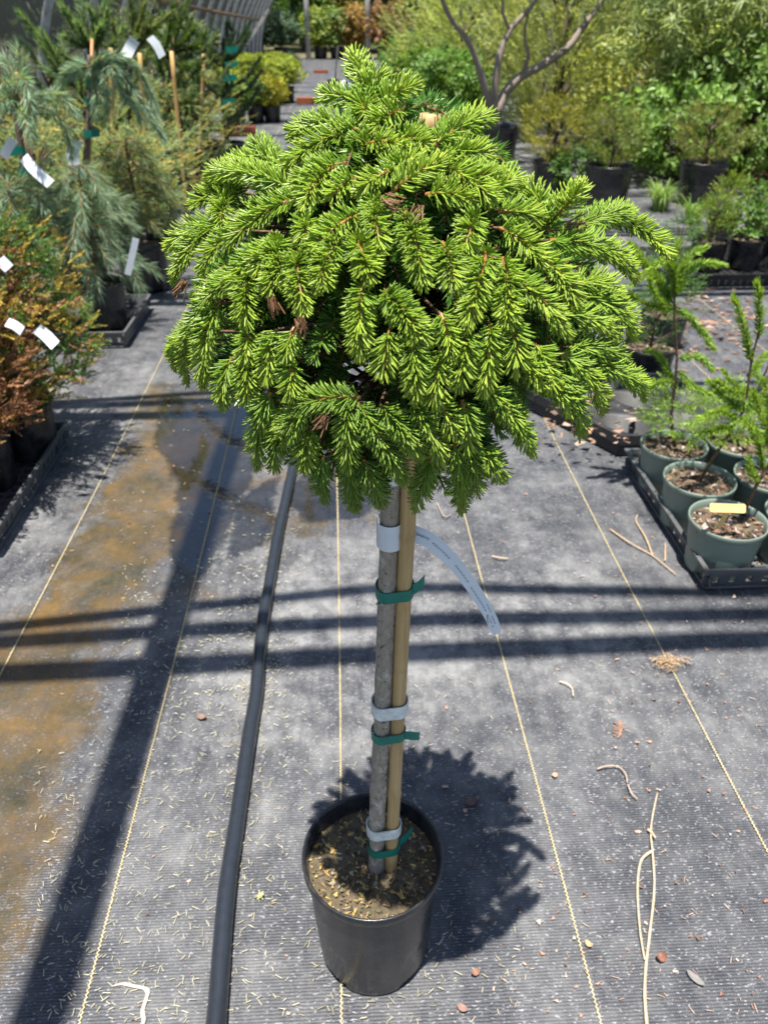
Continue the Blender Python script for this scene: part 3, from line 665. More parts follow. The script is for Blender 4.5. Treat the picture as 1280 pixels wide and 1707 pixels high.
for q in range(820):
    ph = rng.uniform(0, 2*pi); z = rng.uniform(0.735, 0.955); rr = rad_at(z)*rng.uniform(0.42, 0.86)
    o2 = np.array([cos(ph), sin(ph), 0]); p0 = crown_axis(z)+o2*max(rr-0.02, 0.003); L = rng.uniform(0.03, 0.05)
    d0 = nrm(o2+np.array([0, 0, 0.1])+rng.normal(size=3)*0.25); d2 = nrm(o2*0.5+np.array([0, 0, -0.8])+rng.normal(size=3)*0.3)
    if in_hole(p0+d0*L*0.5, ph): continue
    if poly_sd([proj(p0+d0*L*0.5+d2*L*0.55)], OUTL)[0] > -14: continue
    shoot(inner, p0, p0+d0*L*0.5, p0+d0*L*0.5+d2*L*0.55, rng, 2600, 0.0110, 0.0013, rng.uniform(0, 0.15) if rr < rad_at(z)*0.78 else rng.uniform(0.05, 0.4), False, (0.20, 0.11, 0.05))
shoots = [q for q in shoots if min(math.hypot(proj(p)[0]-716, proj(p)[1]-204) for p in (q[0], q[1], q[2], (q[0]+2*q[1]+q[2])/4)) > 26 or np.linalg.norm(q[2]-CAM) > 0.55]
for (p0, mid, p2, new, out) in shoots:                       # twigs from the stem to every shoot
    r0 = np.linalg.norm(p0[:2]-AX); zb = np.clip(p0[2]+0.02-r0*0.25, 0.72, 0.93); a0 = tk(zb) if zb < 0.89 else crown_axis(zb)
    tube(crown_tw, bez(a0, a0+(p0-a0)*0.6+np.array([0, 0, -0.006]), p0, 6), [0.0022, 0.0018, 0.0015, 0.0012, 0.0010, 0.0009], 5, (0.16, 0.10, 0.06), cap=False)
tube(crown_tw, bez(tk(0.88), crown_axis(0.93), on_crown(600, 130), 8), np.linspace(0.0048, 0.0014, 8), 7, (0.20, 0.13, 0.08))
crown = crown_tw.build('crown', M['bark'], tree, True, S0)
for (p0, mid, p2, new, out) in shoots:
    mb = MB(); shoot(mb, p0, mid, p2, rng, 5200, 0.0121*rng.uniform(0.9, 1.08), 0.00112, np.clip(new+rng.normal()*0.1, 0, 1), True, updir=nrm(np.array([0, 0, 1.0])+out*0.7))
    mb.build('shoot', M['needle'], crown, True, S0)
tag(inner.build('inner_foliage', M['needle'], crown, True, S0), kind='stuff')
for px, py, dx, dy in ((378, 318, 0.004, -0.02), (640, 335, 0.012, 0.0), (700, 345, -0.006, -0.012), (452, 498, 0.008, -0.028), (500, 530, 0.002, -0.026), (305, 470, -0.008, -0.01), (945, 375, 0.014, 0.004), (545, 690, -0.012, -0.012)):
    p = on_crown(px, py); o = nrm(CAM-p); p = p+o*0.006; mb = MB(); kk = 18
    d = nrm(np.array([dx, -0.006, dy]))+rng.normal(size=(kk, 3))*0.26
    needles_hi(mb, np.tile(p, (kk, 1))+rng.normal(size=(kk, 3))*0.0015, d, rng.uniform(0.007, 0.012, kk), np.full(kk, 0.0012), mixc((0.22, 0.10, 0.05), (0.36, 0.22, 0.12), rng.uniform(size=kk), rng))
    tag(mb.build('dead_tuft', M['needle'], crown, True, S0), 'small tuft of dry brown needles')

# ------------------------------------------------------------------ foliage templates for the other plants
def t_spray(n, L, nl, nw, ang, seed, flat=0.0):
    rng = np.random.default_rng(seed); mb = MB(); s = np.linspace(0.05, 1, n); a = rng.uniform(0, 2*pi, n)
    if flat: a = np.where(np.arange(n) % 2 == 0, 0, pi)+rng.normal(size=n)*0.35
    al = np.radians(np.interp(s, [0, 0.8, 1], [ang, ang*0.85, ang*0.3])+rng.normal(size=n)*8)
    D = np.stack([np.cos(a)*np.sin(al), np.sin(a)*np.sin(al), np.cos(al)], 1)
    B = np.stack([np.zeros(n), np.zeros(n), s*L], 1)
    needles_lo(mb, B, D, nl*rng.uniform(0.8, 1.15, n)*np.interp(s, [0, 0.15, 1], [0.7, 1, 0.7]), np.full(n, nw), np.repeat((s*0.6+0.4*rng.uniform(size=n))[:, None], 3, 1), rng)
    return np.concatenate(mb.V), np.concatenate(mb.F), np.concatenate(mb.C)[:, 0]
def t_leaves(n, L, ll, lw, seed, droop=0.3):
    rng = np.random.default_rng(seed); V = []; F = []; T = []; k = 0
    for i in range(n):
        s = (i+1)/n; a = i*2.4+rng.normal()*0.3; d = np.array([cos(a), sin(a), 0.9-droop*rng.uniform(0, 2)]); d = nrm(d); b = np.array([0, 0, s*L])
        sd = nrm(np.cross(d, [0, 0, 1.0])); up = np.cross(sd, d); l = ll*rng.uniform(0.7, 1.15); w = lw*rng.uniform(0.8, 1.1)/2; fold = w*0.5
        V += [b, b+d*l*0.35+sd*w+up*fold, b+d*l*0.4, b+d*l*0.35-sd*w+up*fold, b+d*l*0.72+sd*w*0.75+up*fold*0.5-up*l*0.05, b+d*l*0.72-sd*w*0.75+up*fold*0.5-up*l*0.05, b+d*l-up*l*0.15*droop*3]
        F += [[k, k+1, k+2], [k, k+2, k+3], [k+1, k+4, k+2], [k+2, k+5, k+3], [k+2, k+4, k+6], [k+2, k+6, k+5]]; T += [rng.uniform()]*7; k += 7
    return np.array(V), np.array(F), np.array(T)
def put(mb, tpl, pos, dirs, sc, c0, c1, rng, j=0.16, tvar=0.5, m=0):
    tV, tF, tT = tpl; k = len(pos); d = nrm(dirs); x = nrm(np.cross(d, rng.normal(size=(k, 3)))); y = np.cross(d, x)
    R = np.stack([x, y, d], 2); sc = np.broadcast_to(np.asarray(sc, float), (k,))
    V = np.einsum('kij,nj->kni', R, tV)*sc[:, None, None]+np.asarray(pos)[:, None, :]
    t = np.clip(tT[None, :]*tvar+rng.uniform(0, 1, (k, 1))*(1-tvar), 0, 1)[..., None]
    C = np.asarray(c0)*(1-t)+np.asarray(c1)*t; C = np.clip(C*(1+rng.normal(size=(k, 1, 1))*j), 0.004, 1)
    F = (np.arange(k)[:, None, None]*len(tV)+tF[None]).reshape(-1, 3)
    mb.add(V.reshape(-1, 3), F, C.reshape(-1, 3), m)
def needled(mb, P, dens, nl, nw, c0, c1, rng, ang=50, droop=0.0, rs=(0.004, 0.002), stem=(0.22, 0.14, 0.08), tip=True, clump=0):
    P = np.asarray(P, float); seg = np.linalg.norm(np.diff(P, axis=0), axis=1); cum = np.concatenate([[0], np.cumsum(seg)]); L = cum[-1]
    k = max(6, int(L*dens)); s = np.sort(rng.uniform(0.03, 1, k))*L
    if clump: s = np.repeat(s[::clump], clump)[:k]; k = len(s)
    B = np.stack([np.interp(s, cum, P[:, i]) for i in range(3)], 1); Tn = nrm(np.gradient(P, axis=0)); T = nrm(np.stack([np.interp(s, cum, Tn[:, i]) for i in range(3)], 1))
    D = rng.normal(size=(k, 3)); D = nrm(D-T*(D*T).sum(1, keepdims=True)); f = s/L
    al = np.radians(np.interp(f, [0, 0.85, 1], [ang, ang*0.9, ang*0.4])+rng.normal(size=k)*9)
    d = T*np.cos(al)[:, None]+D*np.sin(al)[:, None]; d[:, 2] -= droop
    needles_lo(mb, B, d, nl*rng.uniform(0.75, 1.15, k), np.full(k, nw), mixc(c0, c1, np.clip(f*0.5+rng.uniform(0, 0.5, k), 0, 1), rng, 0.15), rng)
    if rs: tube(mb, P, np.interp(cum, [0, L], rs), 5, stem, cap=False)
T_SPR = t_spray(22, 0.05, 0.013, 0.0022, 55, 1); T_SPR2 = t_spray(16, 0.07, 0.022, 0.0034, 50, 2)
T_JUN = t_spray(18, 0.09, 0.022, 0.005, 32, 3); T_CYP = t_spray(20, 0.05, 0.012, 0.0042, 40, 4, 1.0)
T_LEAF = t_leaves(7, 0.06, 0.032, 0.017, 5); T_LEAFB = t_leaves(6, 0.11, 0.06, 0.034, 6); T_TREE = t_leaves(7, 0.24, 0.15, 0.085, 7)
T_BAM = t_leaves(7, 0.08, 0.15, 0.016, 8, 0.75); T_PINE = t_spray(34, 0.03, 0.055, 0.0022, 38, 9)
T_TNEE = t_spray(18, 0.22, 0.09, 0.016, 45, 10)

def volume(n, h, r, z0, shape, rng, hollow=0.45):
    """points spread through a crown, and outward directions"""
    z = rng.uniform(0, 1, n*2); a = rng.uniform(0, 2*pi, n*2)
    if shape == 'cone': R = (1-z)**0.8*0.95+0.06
    elif shape == 'ball': R = np.sqrt(np.clip(1-(2*z-1)**2, 0, 1))*0.98+0.04
    elif shape == 'vase': R = 0.35+0.65*z**0.7*np.sqrt(np.clip(1-np.clip((z-0.75)/0.3, 0, 1)**2, 0.02, 1))
    else: R = np.full(n*2, 0.9)
    lob = 1+0.22*np.sin(a*3+z*7)+0.14*np.sin(a*5-z*11+1); q = (hollow+(1-hollow)*rng.uniform(0, 1, n*2)**0.6)
    R = R*lob*q*r; keep = rng.permutation(n*2)[:n]
    P = np.stack([R*np.cos(a), R*np.sin(a), z0+z*h], 1)[keep]; o = np.stack([np.cos(a), np.sin(a), np.zeros(n*2)], 1)[keep]
    return P, o
BK = (0.10, 0.075, 0.05)
def bush(tpl, n, h, r, z0, shape, c0, c1, seed, up=0.6, sc=(0.8, 1.3), stems=5, hollow=0.4, j=0.18):
    rng = np.random.default_rng(seed); P, o = volume(n, h, r, z0, shape, rng, hollow); d = o+np.array([0, 0, up])+rng.normal(size=(n, 3))*0.4
    fo = MB(); put(fo, tpl, P, d, rng.uniform(*sc, n), c0, c1, rng, j)
    st = MB(); tube(st, [[0, 0, max(z0-0.12, 0)*0], [0.004, 0.003, z0+h*0.35], [0.0, 0.006, z0+h*0.75]], [max(0.006, r*0.07), max(0.004, r*0.045), 0.002], 6, BK)
    for q in range(stems*3):
        p = P[rng.integers(n)]; b = np.array([0, 0, max(z0*0.8, p[2]-0.3*h)]); tube(st, bez(b, b+(p-b)*0.5+np.array([0, 0, 0.05*h]), p, 5), np.linspace(max(0.003, r*0.03), 0.001, 5), 4, BK, cap=False)
    return fo, st
_fm = {}
def potted(name, label, loc, pot, plant, cat='potted plant', group=None, rz=0.0, sc=1.0, mk='pot', soil=True, chips=0, key=None, matf='leaf', ribs=0):
    """pot = (radius, height); plant = function -> (foliage, stems); the copies of one key share their meshes"""
    t = thing(name, label, cat, loc, group, rz)
    r, h = pot; link('pot', get_pot(r, h, mk, ribs=ribs) if ribs else get_pot(r, h, mk), t)
    if soil: soil_part(t, r*0.92, h*0.86, int(abs(loc[0])*1000+abs(loc[1])*77), chips, 0.010)
    if key is None or key not in _fm:
        fo, st = plant(); e = (fo.mesh('foliage', M[matf]), st.mesh('stem', M['bark']))
        if key is not None: _fm[key] = e
    else: e = _fm[key]
    for nm, me in (('stem', e[1]), ('foliage', e[0])):
        o = link(nm, me, t, (0, 0, h*0.84)); o.scale = (sc, sc, sc)
    return t
def small_tag(parent, pts, wv, mat='tag', name='tag'):
    mb = MB(); strip(mb, pts, wv, 0.0006); return mb.build(name, M[mat], parent, False)

# ------------------------------------------------------------------ trays
def tray(name, label, x0, y0, x1, y1, h, mk, cells=None, slots=True):
    t = thing(name, label, 'tray', ((x0+x1)/2, (y0+y1)/2, 0)); w, d = (x1-x0)/2, (y1-y0)/2; mat = M[mk]; z0 = 0.004; fl = 0.016
    def wall(ax, sgn):
        mb = MB(); L = w if ax == 0 else d; e = d if ax == 0 else w
        n = max(6, int(2*L/0.032)); step = 2*L/n
        def bx(a0, a1, za, zb, t0=0.0, t1=0.004):
            o0 = e+fl*(za/h)-0.006; o1 = e+fl*(zb/h)-0.006
            vs = []
            for zq, oq in ((za, o0), (zb, o1)):
                for (aa, tt) in ((a0, t0), (a1, t0), (a1, t1), (a0, t1)):
                    s_ = sgn*(oq+tt-0.004); vs.append([aa, s_, zq] if ax == 0 else [s_, aa, zq])
            mb.add(vs, BOXF)
        bx(-L, L, z0, h*0.30); bx(-L, L, h*0.62, h*0.97)
        for q in range(n+1):
            if slots or q % 1 == 0: bx(-L+q*step-step*0.32, -L+q*step+step*0.32, h*0.29, h*0.63)
        mb.build('side_wall', mat, t, False)
    for ax in (0, 1):
        for s in (-1, 1): wall(ax, s)
    mb = MB(); rr = 0.010; E0 = fl-0.006
    for s in (-1, 1):
        box(mb, (-w-E0-rr*0.4, s*(d+E0)-rr/2, h*0.94), (w+E0+rr*0.4, s*(d+E0)+rr/2, h*1.0)); box(mb, (s*(w+E0)-rr/2, -d-E0+rr*0.5, h*0.941), (s*(w+E0)+rr/2, d+E0-rr*0.5, h*1.001))
    mb.build('rim', mat, t, False)
    mb = MB(); nx = max(3, int(2*w/0.03)); ny = max(3, int(2*d/0.03))
    for q in range(nx+1): box(mb, (-w+2*w*q/nx-0.003, -d, z0), (-w+2*w*q/nx+0.003, d, z0+0.006))
    for q in range(ny+1): box(mb, (-w, -d+2*d*q/ny-0.003, z0+0.0012), (w, -d+2*d*q/ny+0.003, z0+0.0072))
    if cells:
        for cx, cy, cr in cells:
            P_ = [[cx+cr*cos(a)-(x0+x1)/2, cy+cr*sin(a)-(y0+y1)/2, h*0.62] for a in np.linspace(0, 2*pi, 25)]; strip(mb, P_, np.array([0, 0, 0.012]), 0.003)
    mb.build('floor_grid', mat, t, False)
    return t

# ------------------------------------------------------------------ right side, near: green pots with fir seedlings
GP = [(0.782, 1.299), (0.789, 1.467), (0.792, 1.632), (0.952, 1.310), (0.956, 1.472), (0.958, 1.640)]
tray('nursery_tray', 'grey plastic tray holding round green pots of fir seedlings at right', 0.728, 1.222, 1.045, 1.725, 0.058, 'tray', None)
FG0, FG1 = (0.11, 0.235, 0.026), (0.34, 0.49, 0.065)
def seedling(lines, seed, nl=0.012, dens=1500, c0=FG0, c1=FG1, bushy=0, zb=0.05, rb=0.05):
    def f():
        rng = np.random.default_rng(seed); fo = MB(); st = MB()
        for kind, P in lines:
            P = smoothline(P, 10)
            if kind == 's': tube(st, P, np.linspace(0.0045, 0.0020, 10), 6, (0.13, 0.085, 0.05))
            else: needled(fo, P, dens, nl, 0.0026, c0, c1, rng, 48, 0.0, (0.0022, 0.0012), (0.16, 0.15, 0.05))
        if bushy:
            n = bushy; z = rng.uniform(0, 1, n); a = rng.uniform(0, 2*pi, n); r = rb*np.sqrt(rng.uniform(0.1, 1, n)); P = np.stack([r*np.cos(a), r*np.sin(a), zb+z*0.09], 1)
            put(fo, T_SPR, P, np.stack([np.cos(a), np.sin(a), rng.uniform(-0.1, 0.8, n)], 1), rng.uniform(0.7, 1.2, n), c0, c1, rng)
        return fo, st
    return f
def rel(c, z, pts, Y=None):      # photo pixels at a given distance -> points about a pot's soil level
    return [AY(px, py, (Y or c[1])+dy)-np.array([c[0], c[1], z]) for px, py, dy in pts]
ZS = 0.12*0.84
GPOT = (0.079, 0.12)
c = GP[2]
potted('fir_seedling', 'tallest fir seedling with side whorl in a green pot nearest the empty tray', (c[0], c[1], 0.006), GPOT, seedling(
    [('s', rel(c, ZS, [(1123, 748, 0), (1117, 700, 0), (1124, 640, 0), (1127, 590, 0), (1122, 520, 0), (1125, 455, 0)])),
     ('b', rel(c, ZS, [(1122, 520, 0), (1075, 512, -0.01), (1034, 487, -0.02)])), ('b', rel(c, ZS, [(1120, 510, 0), (1098, 470, 0.01), (1050, 412, 0.02)])), ('b', rel(c, ZS, [(1122, 505, 0), (1140, 440, 0), (1172, 418, 0.01)])),
     ('b', rel(c, ZS, [(1124, 500, 0), (1155, 448, 0.02), (1203, 446, 0.04)])), ('b', rel(c, ZS, [(1125, 500, 0), (1120, 450, -0.01), (1128, 410, 0)])), ('b', rel(c, ZS, [(1118, 520, 0), (1092, 500, -0.03), (1082, 470, -0.05)])), ('b', rel(c, ZS, [(1116, 515, 0), (1085, 462, 0), (1052, 478, -0.02)])),
     ('b', rel(c, ZS, [(1124, 520, 0), (1150, 535, 0), (1188, 585, 0.03)])), ('b', rel(c, ZS, [(1124, 470, 0), (1108, 440, -0.02), (1085, 452, -0.03)])), ('b', rel(c, ZS, [(1128, 600, 0), (1165, 600, -0.01), (1185, 620, 0)])), ('b', rel(c, ZS, [(1122, 640, 0), (1090, 645, -0.02), (1072, 665, -0.02)])),
     ('b', rel(c, ZS, [(1126, 620, 0), (1155, 650, -0.04), (1180, 660, -0.04)])), ('b', rel(c, ZS, [(1124, 650, 0), (1100, 600, 0.03), (1080, 590, 0.04)]))], 31, 0.017, 2800, bushy=140, zb=0.05, rb=0.07), 'seedling', 'fir seedlings in green pots', mk='potg', chips=150)
c = GP[1]
potted('fir_seedling', 'fir seedling leaning right, in the middle green pot of the front tray row', (c[0], c[1], 0.006), GPOT, seedling(
    [('s', rel(c, ZS, [(1165, 805, 0), (1195, 755, 0), (1222, 715, 0), (1240, 680, 0), (1248, 620, 0), (1262, 560, 0)])),
     ('b', rel(c, ZS, [(1250, 610, 0), (1240, 560, 0), (1222, 502, 0)])), ('b', rel(c, ZS, [(1262, 570, 0), (1264, 530, 0), (1260, 476, 0)])), ('b', rel(c, ZS, [(1240, 660, 0), (1215, 655, -0.02), (1195, 640, -0.02)])), ('b', rel(c, ZS, [(1238, 690, 0), (1205, 665, -0.01), (1180, 640, -0.02)])),
     ('b', rel(c, ZS, [(1226, 705, 0), (1200, 690, -0.04), (1168, 700, -0.05)])), ('b', rel(c, ZS, [(1222, 715, 0), (1190, 722, -0.04), (1165, 725, -0.05)])), ('b', rel(c, ZS, [(1245, 640, 0), (1270, 600, 0.02), (1300, 590, 0.03)])), ('b', rel(c, ZS, [(1240, 670, 0), (1262, 690, -0.03), (1290, 690, -0.03)])), ('b', rel(c, ZS, [(1230, 700, 0), (1255, 715, -0.04), (1280, 742, -0.05)]))], 32, 0.017, 2800, bushy=50, zb=0.12, rb=0.07), 'seedling', 'fir seedlings in green pots', mk='potg', chips=170)
c = GP[0]
t = potted('fir_seedling', 'fir seedling with a pale yellow plant label, in the nearest green pot', (c[0], c[1], 0.006), GPOT, seedling(
    [('s', rel(c, ZS, [(1238, 858, 0), (1258, 815, 0), (1280, 780, 0), (1310, 730, 0), (1330, 640, 0)])), ('b', rel(c, ZS, [(1270, 790, 0), (1262, 740, -0.01), (1240, 705, -0.01)])), ('b', rel(c, ZS, [(1262, 810, 0), (1250, 790, -0.02), (1246, 770, -0.02)])), ('b', rel(c, ZS, [(1285, 770, 0), (1282, 700, 0), (1272, 640, 0)])),
     ('b', rel(c, ZS, [(1290, 760, 0), (1265, 690, 0.03), (1255, 660, 0.03)])), ('b', rel(c, ZS, [(1300, 740, 0), (1350, 700, 0), (1380, 690, 0)]))], 33, 0.016, 2500), 'seedling', 'fir seedlings in green pots', mk='potg', chips=190)
mb = MB(); a0, a1, a2, a3 = [p-np.array([c[0], c[1], 0.006]) for p in (AY(1197, 880, 1.262), AY(1208, 858, 1.256), AY(1182, 846, 1.25), AY(1242, 848, 1.25))]
strip(mb, [a0, (a2+a3)/2-_u*0.006], np.array([0.0055, 0, 0.001]), 0.0015)
mid = (a2+a3)/2; hdir = nrm(a3-a2); v = _u*0.0088; ln = np.linalg.norm(a3-a2)/2
strip(mb, [mid-hdir*ln, mid-hdir*ln*0.9, mid+hdir*ln*0.9, mid+hdir*ln], np.array([v*0.8, v, v, v*0.8]), 0.0015)
tag(mb.build('plant_label', M['yellow'], t, False), 'pale yellow T-shaped plant label')
for i, (lab, hh, sd) in enumerate((('fir seedling in a green pot at the right edge beside the labelled pot', 0.24, 41), ('fir seedling in the second-row green pot behind the leaning one', 0.30, 42), ('bushy fir seedling in the back-row green pot at the right of the tallest', 0.22, 43))):
    c = GP[3+i]; rng = np.random.default_rng(sd); L = [('s', [(0, 0, 0), (0.01, 0.01, hh*0.5), (0.02, 0.0, hh)])]
    for q in range(9):
        z = hh*rng.uniform(0.35, 1.0); a = rng.uniform(0, 2*pi); l = rng.uniform(0.05, 0.09); L.append(('b', [(0.015, 0, z), (0.015+l*0.6*cos(a), l*0.6*sin(a), z+0.02), (0.015+l*cos(a), l*sin(a), z+rng.uniform(0.0, 0.06))]))
    potted('fir_seedling', lab, (c[0], c[1], 0.006), GPOT, seedling(L, sd, 0.016, 2300, bushy=30, zb=hh*0.4, rb=0.05), 'seedling', 'fir seedlings in green pots', mk='potg', chips=110)

# middle tray, mostly empty round cells, with a black pot at its back
def cell_tray():
    t = thing('carry_tray', 'black carry tray with empty round cells beside the path at right', 'tray', (0.80, 2.0, 0)); mb = MB()
    x0, x1, y0, y1, z = 0.585, 1.10, 1.795, 2.24, 0.062
    # top deck with round openings: rings of quads between cell circle and square
    cells = []; nc = 3; cw = (x1-x0)/nc; ch = (y1-y0)/3
    for i in range(nc):
        for j in range(3): cells.append((x0+cw*(i+0.5), y0+ch*(j+0.5)))
    skew = lambda x, y: (x-0.585+0.557+(2.077-y)*0.58, y)
    for cx, cy in cells:
        n = 32; r = min(cw, ch)*0.42; V = []; F = []
        for q in range(n):
            a = 2*pi*q/n; ca, sa = cos(a), sin(a); s_ = 1/max(abs(ca), abs(sa))
            V += [(*skew(cx+ca*s_*cw/2, cy+sa*s_*ch/2), z), (*skew(cx+ca*r, cy+sa*r), z-0.002), (*skew(cx+ca*r*0.93, cy+sa*r*0.93), 0.012), (*skew(cx+ca*r*0.4, cy+sa*r*0.4), 0.010)]
        for q in range(n):
            p = q*4; o = ((q+1) % n)*4
            for k in range(3): F += [[p+k, p+k+1, o+k+1], [p+k, o+k+1, o+k]]
        mb.add(np.array(V)-np.array([0.80, 2.0, 0]), F)
    mb.build('cell_deck', M['trayb'], t, True)
    m2 = MB(); cor = [skew(x0, y0), skew(x1, y0), skew(x1, y1), skew(x0, y1)]
    P_ = np.array([[x-0.80, y-2.0, 0.052] for x, y in cor+[cor[0]]]); dense = np.concatenate([np.linspace(P_[i], P_[i+1], 8, endpoint=False) for i in range(4)]+[P_[-1:]])
    strip(m2, dense, np.array([0, 0, 0.014]), 0.004)
    m2.build('outer_lip', M['trayb'], t, False)
    m3 = MB(); ctr = P_[:4].mean(0); lo = (P_-ctr)*0.97+ctr; dense = np.concatenate([np.linspace(lo[i], lo[i+1], 8, endpoint=False) for i in range(4)]+[lo[-1:]]); dense[:, 2] = 0.021
    strip(m3, dense, np.array([0, 0, 0.017]), 0.003); m3.build('skirt', M['trayb'], t, False)
cell_tray()
p = G(1085, 685)
potted('potted_conifer', 'small bushy conifer in a black pot behind the empty carry tray', (p[0]+0.05, 2.30, 0.0), (0.085, 0.125), lambda: bush(T_SPR, 130, 0.16, 0.085, 0.02, 'ball', (0.05, 0.16, 0.03), (0.16, 0.32, 0.05), 51, sc=(0.5, 0.9)), chips=90)
potted('potted_conifer', 'soft feathery conifer in a black pot at right, behind the tallest fir seedling', (1.13, 2.62, 0.0), (0.085, 0.125), lambda: bush(T_JUN, 190, 0.30, 0.10, 0.03, 'cone', (0.06, 0.15, 0.04), (0.16, 0.28, 0.07), 52, sc=(0.4, 0.8)), chips=60)

# right side, middle distance: trays of black pots
tray('nursery_tray', 'dark tray of small black pots at right, behind the fir seedlings', 1.42, 3.30, 1.98, 3.78, 0.06, 'trayb')
BUSHY = dict(c0=(0.05, 0.14, 0.025), c1=(0.19, 0.30, 0.05))
for lab, px, py, kind, sd in (('yellow-green feathery seedling in a black pot at the near corner of the dark tray', 1175, 455, 0, 61), ('leafy green seedling in a black pot with a pale rim, middle of the dark tray', 1237, 452, 1, 62), ('leafy seedling in a black pot at the right end of the dark tray', 1292, 446, 1, 63), ('upright feathery seedling in a black pot at the back of the dark tray', 1200, 405, 0, 64), ('low leafy seedling at the back right of the dark tray', 1262, 400, 1, 65)):
    p = G(px, py)
    potted('potted_seedling', lab, (p[0], p[1]+0.02, 0.012), (0.083, 0.135), (lambda k=kind, s=sd: bush(T_JUN if k == 0 else T_LEAF, 150 if k == 0 else 120, 0.17 if k == 0 else 0.12, 0.075 if k == 0 else 0.11, 0.03, 'cone' if k == 0 else 'ball', BUSHY['c0'], BUSHY['c1'] if k else (0.30, 0.36, 0.05), s, sc=(0.45, 0.85))), 'seedling', None, chips=50)
# big black pots with dwarf conifers
for lab, px, py, h, r, c0, c1, sd, pr in (
        ('dark dwarf conifer in a large ribbed black pot right of the spruce', 1015, 352, 0.30, 0.15, (0.06, 0.10, 0.022), (0.25, 0.28, 0.06), 71, (0.145, 0.25)),
        ('bronze-green dwarf conifer in a large black pot beside the grass clump', 1170, 345, 0.30, 0.21, (0.07, 0.11, 0.025), (0.28, 0.28, 0.07), 72, (0.145, 0.25)),
        ('gold-tipped dwarf conifer in a black pot behind the right shoulder of the spruce', 920, 332, 0.34, 0.21, (0.15, 0.18, 0.02), (0.52, 0.48, 0.07), 73, (0.13, 0.22)),
        ('round dwarf conifer in a black pot one row behind the ribbed pot', 1008, 288, 0.26, 0.18, (0.07, 0.12, 0.025), (0.26, 0.29, 0.07), 74, (0.16, 0.26))):
    p = G(px, py); potted('potted_conifer', lab, (p[0], p[1]+0.1, 0.0), pr, (lambda h=h, r=r, c0=c0, c1=c1, s=sd: bush(T_SPR2, 420, h, r, 0.04, 'ball', c0, c1, s, sc=(0.7, 1.15))), ribs=24)
# far right: the pale juniper, the bare-limbed tree, yellow shrub, bamboo-like plant, weeds
def bare_tree():
    t = thing('bare_limbed_tree', 'small tree with bare grey forking limbs in a black pot right of the spruce', 'potted tree', (G(826, 285)[0], 6.6, 0)); b = np.array(t.location)
    link('pot', get_pot(0.20, 0.30, 'pot'), t); soil_part(t, 0.18, 0.26, 77, 0)
    D = 6.6; mb = MB()
    L = [([(826, 285, 0), (824, 230, 0), (822, 190, 0), (826, 140, 0), (832, 95, 0), (850, 50, 0.05), (890, 5, 0.1), (920, -50, 0.1)], 0.042, 0.012), ([(822, 200, 0), (812, 160, -0.1), (797, 110, -0.15), (780, 70, -0.2), (745, 20, -0.3), (725, -40, -0.4)], 0.032, 0.012),
         ([(824, 195, 0), (842, 155, 0.1), (868, 128, 0.15), (905, 108, 0.2), (945, 80, 0.25), (968, 50, 0.3), (1000, 5, 0.35), (1030, -50, 0.4)], 0.040, 0.018), ([(868, 128, 0.15), (880, 95, 0.1), (874, 60, 0.1), (880, 20, 0.1)], 0.018, 0.008), ([(850, 50, 0.05), (838, 20, 0), (840, -30, 0)], 0.014, 0.008)]
    for pts, r0, r1 in L:
        P_ = smoothline([AY(x, y, D+dy) for x, y, dy in pts], 26); tube(mb, P_, np.linspace(r0, r1, 26), 9, (0.27, 0.22, 0.18))
    mb.build('trunk', M['bark'], t, True, b)
    rng = np.random.default_rng(78); fo = MB(); ends = [AY(x, y, D+dy) for x, y, dy in ((890, -25, 0.1), (735, -25, -0.3), (1010, -30, 0.35), (880, -40, 0.1), (960, -60, 0.3), (800, -60, 0))]
    P_ = np.concatenate([e+rng.normal(size=(60, 3))*np.array([0.30, 0.3, 0.12])+np.array([0, 0, 0.28]) for e in ends]); put(fo, T_LEAFB, P_, rng.normal(size=(len(P_), 3))+np.array([0, 0, 0.5]), rng.uniform(0.7, 1.1, len(P_)), (0.05, 0.10, 0.02), (0.14, 0.22, 0.05), rng)
    fo.build('crown', M['leaf'], t, True, b)
bare_tree()
def shrub(name, label, px, py, Y, tpl, n, h, r, shape, c0, c1, sd, sc=(0.8, 1.3), up=0.6, z0=0.05, cat='shrub', group=None, hollow=0.35, mw=0.0):
    p = AY(px, py, Y); t = thing(name, label, cat, (p[0], Y, -0.01), group)
    fo, st = bush(tpl, n, h, r, z0, shape, c0, c1, sd, up, sc, 6, hollow); st.build('trunk', M['bark'], t); fo.build('crown', M['leaf'], t); return t
shrub('pale_juniper', 'broad pale olive juniper behind the bare grey limbs', 930, 140, 8.4, T_JUN, 2600, 1.75, 0.85, 'vase', (0.23, 0.29, 0.09), (0.55, 0.58, 0.24), 81, (1.6, 2.6), 0.9)
shrub('pale_juniper', 'second pale juniper, left of the bare limbs and behind the spruce top', 770, 140, 10.5, T_JUN, 1800, 1.25, 0.75, 'ball', (0.21, 0.28, 0.08), (0.50, 0.55, 0.20), 82, (1.6, 2.6), 0.8)
shrub('round_shrub', 'rounded bright green shrub right of the spruce tip', 735, 150, 9.6, T_LEAF, 1500, 0.62, 0.50, 'ball', (0.08, 0.19, 0.03), (0.25, 0.38, 0.08), 83, (1.2, 2.0))
shrub('round_shrub', 'low green shrub on the right edge of the far path', 700, 160, 12.5, T_LEAF, 900, 0.75, 0.45, 'ball', (0.07, 0.17, 0.04), (0.20, 0.33, 0.09), 84, (1.4, 2.2))
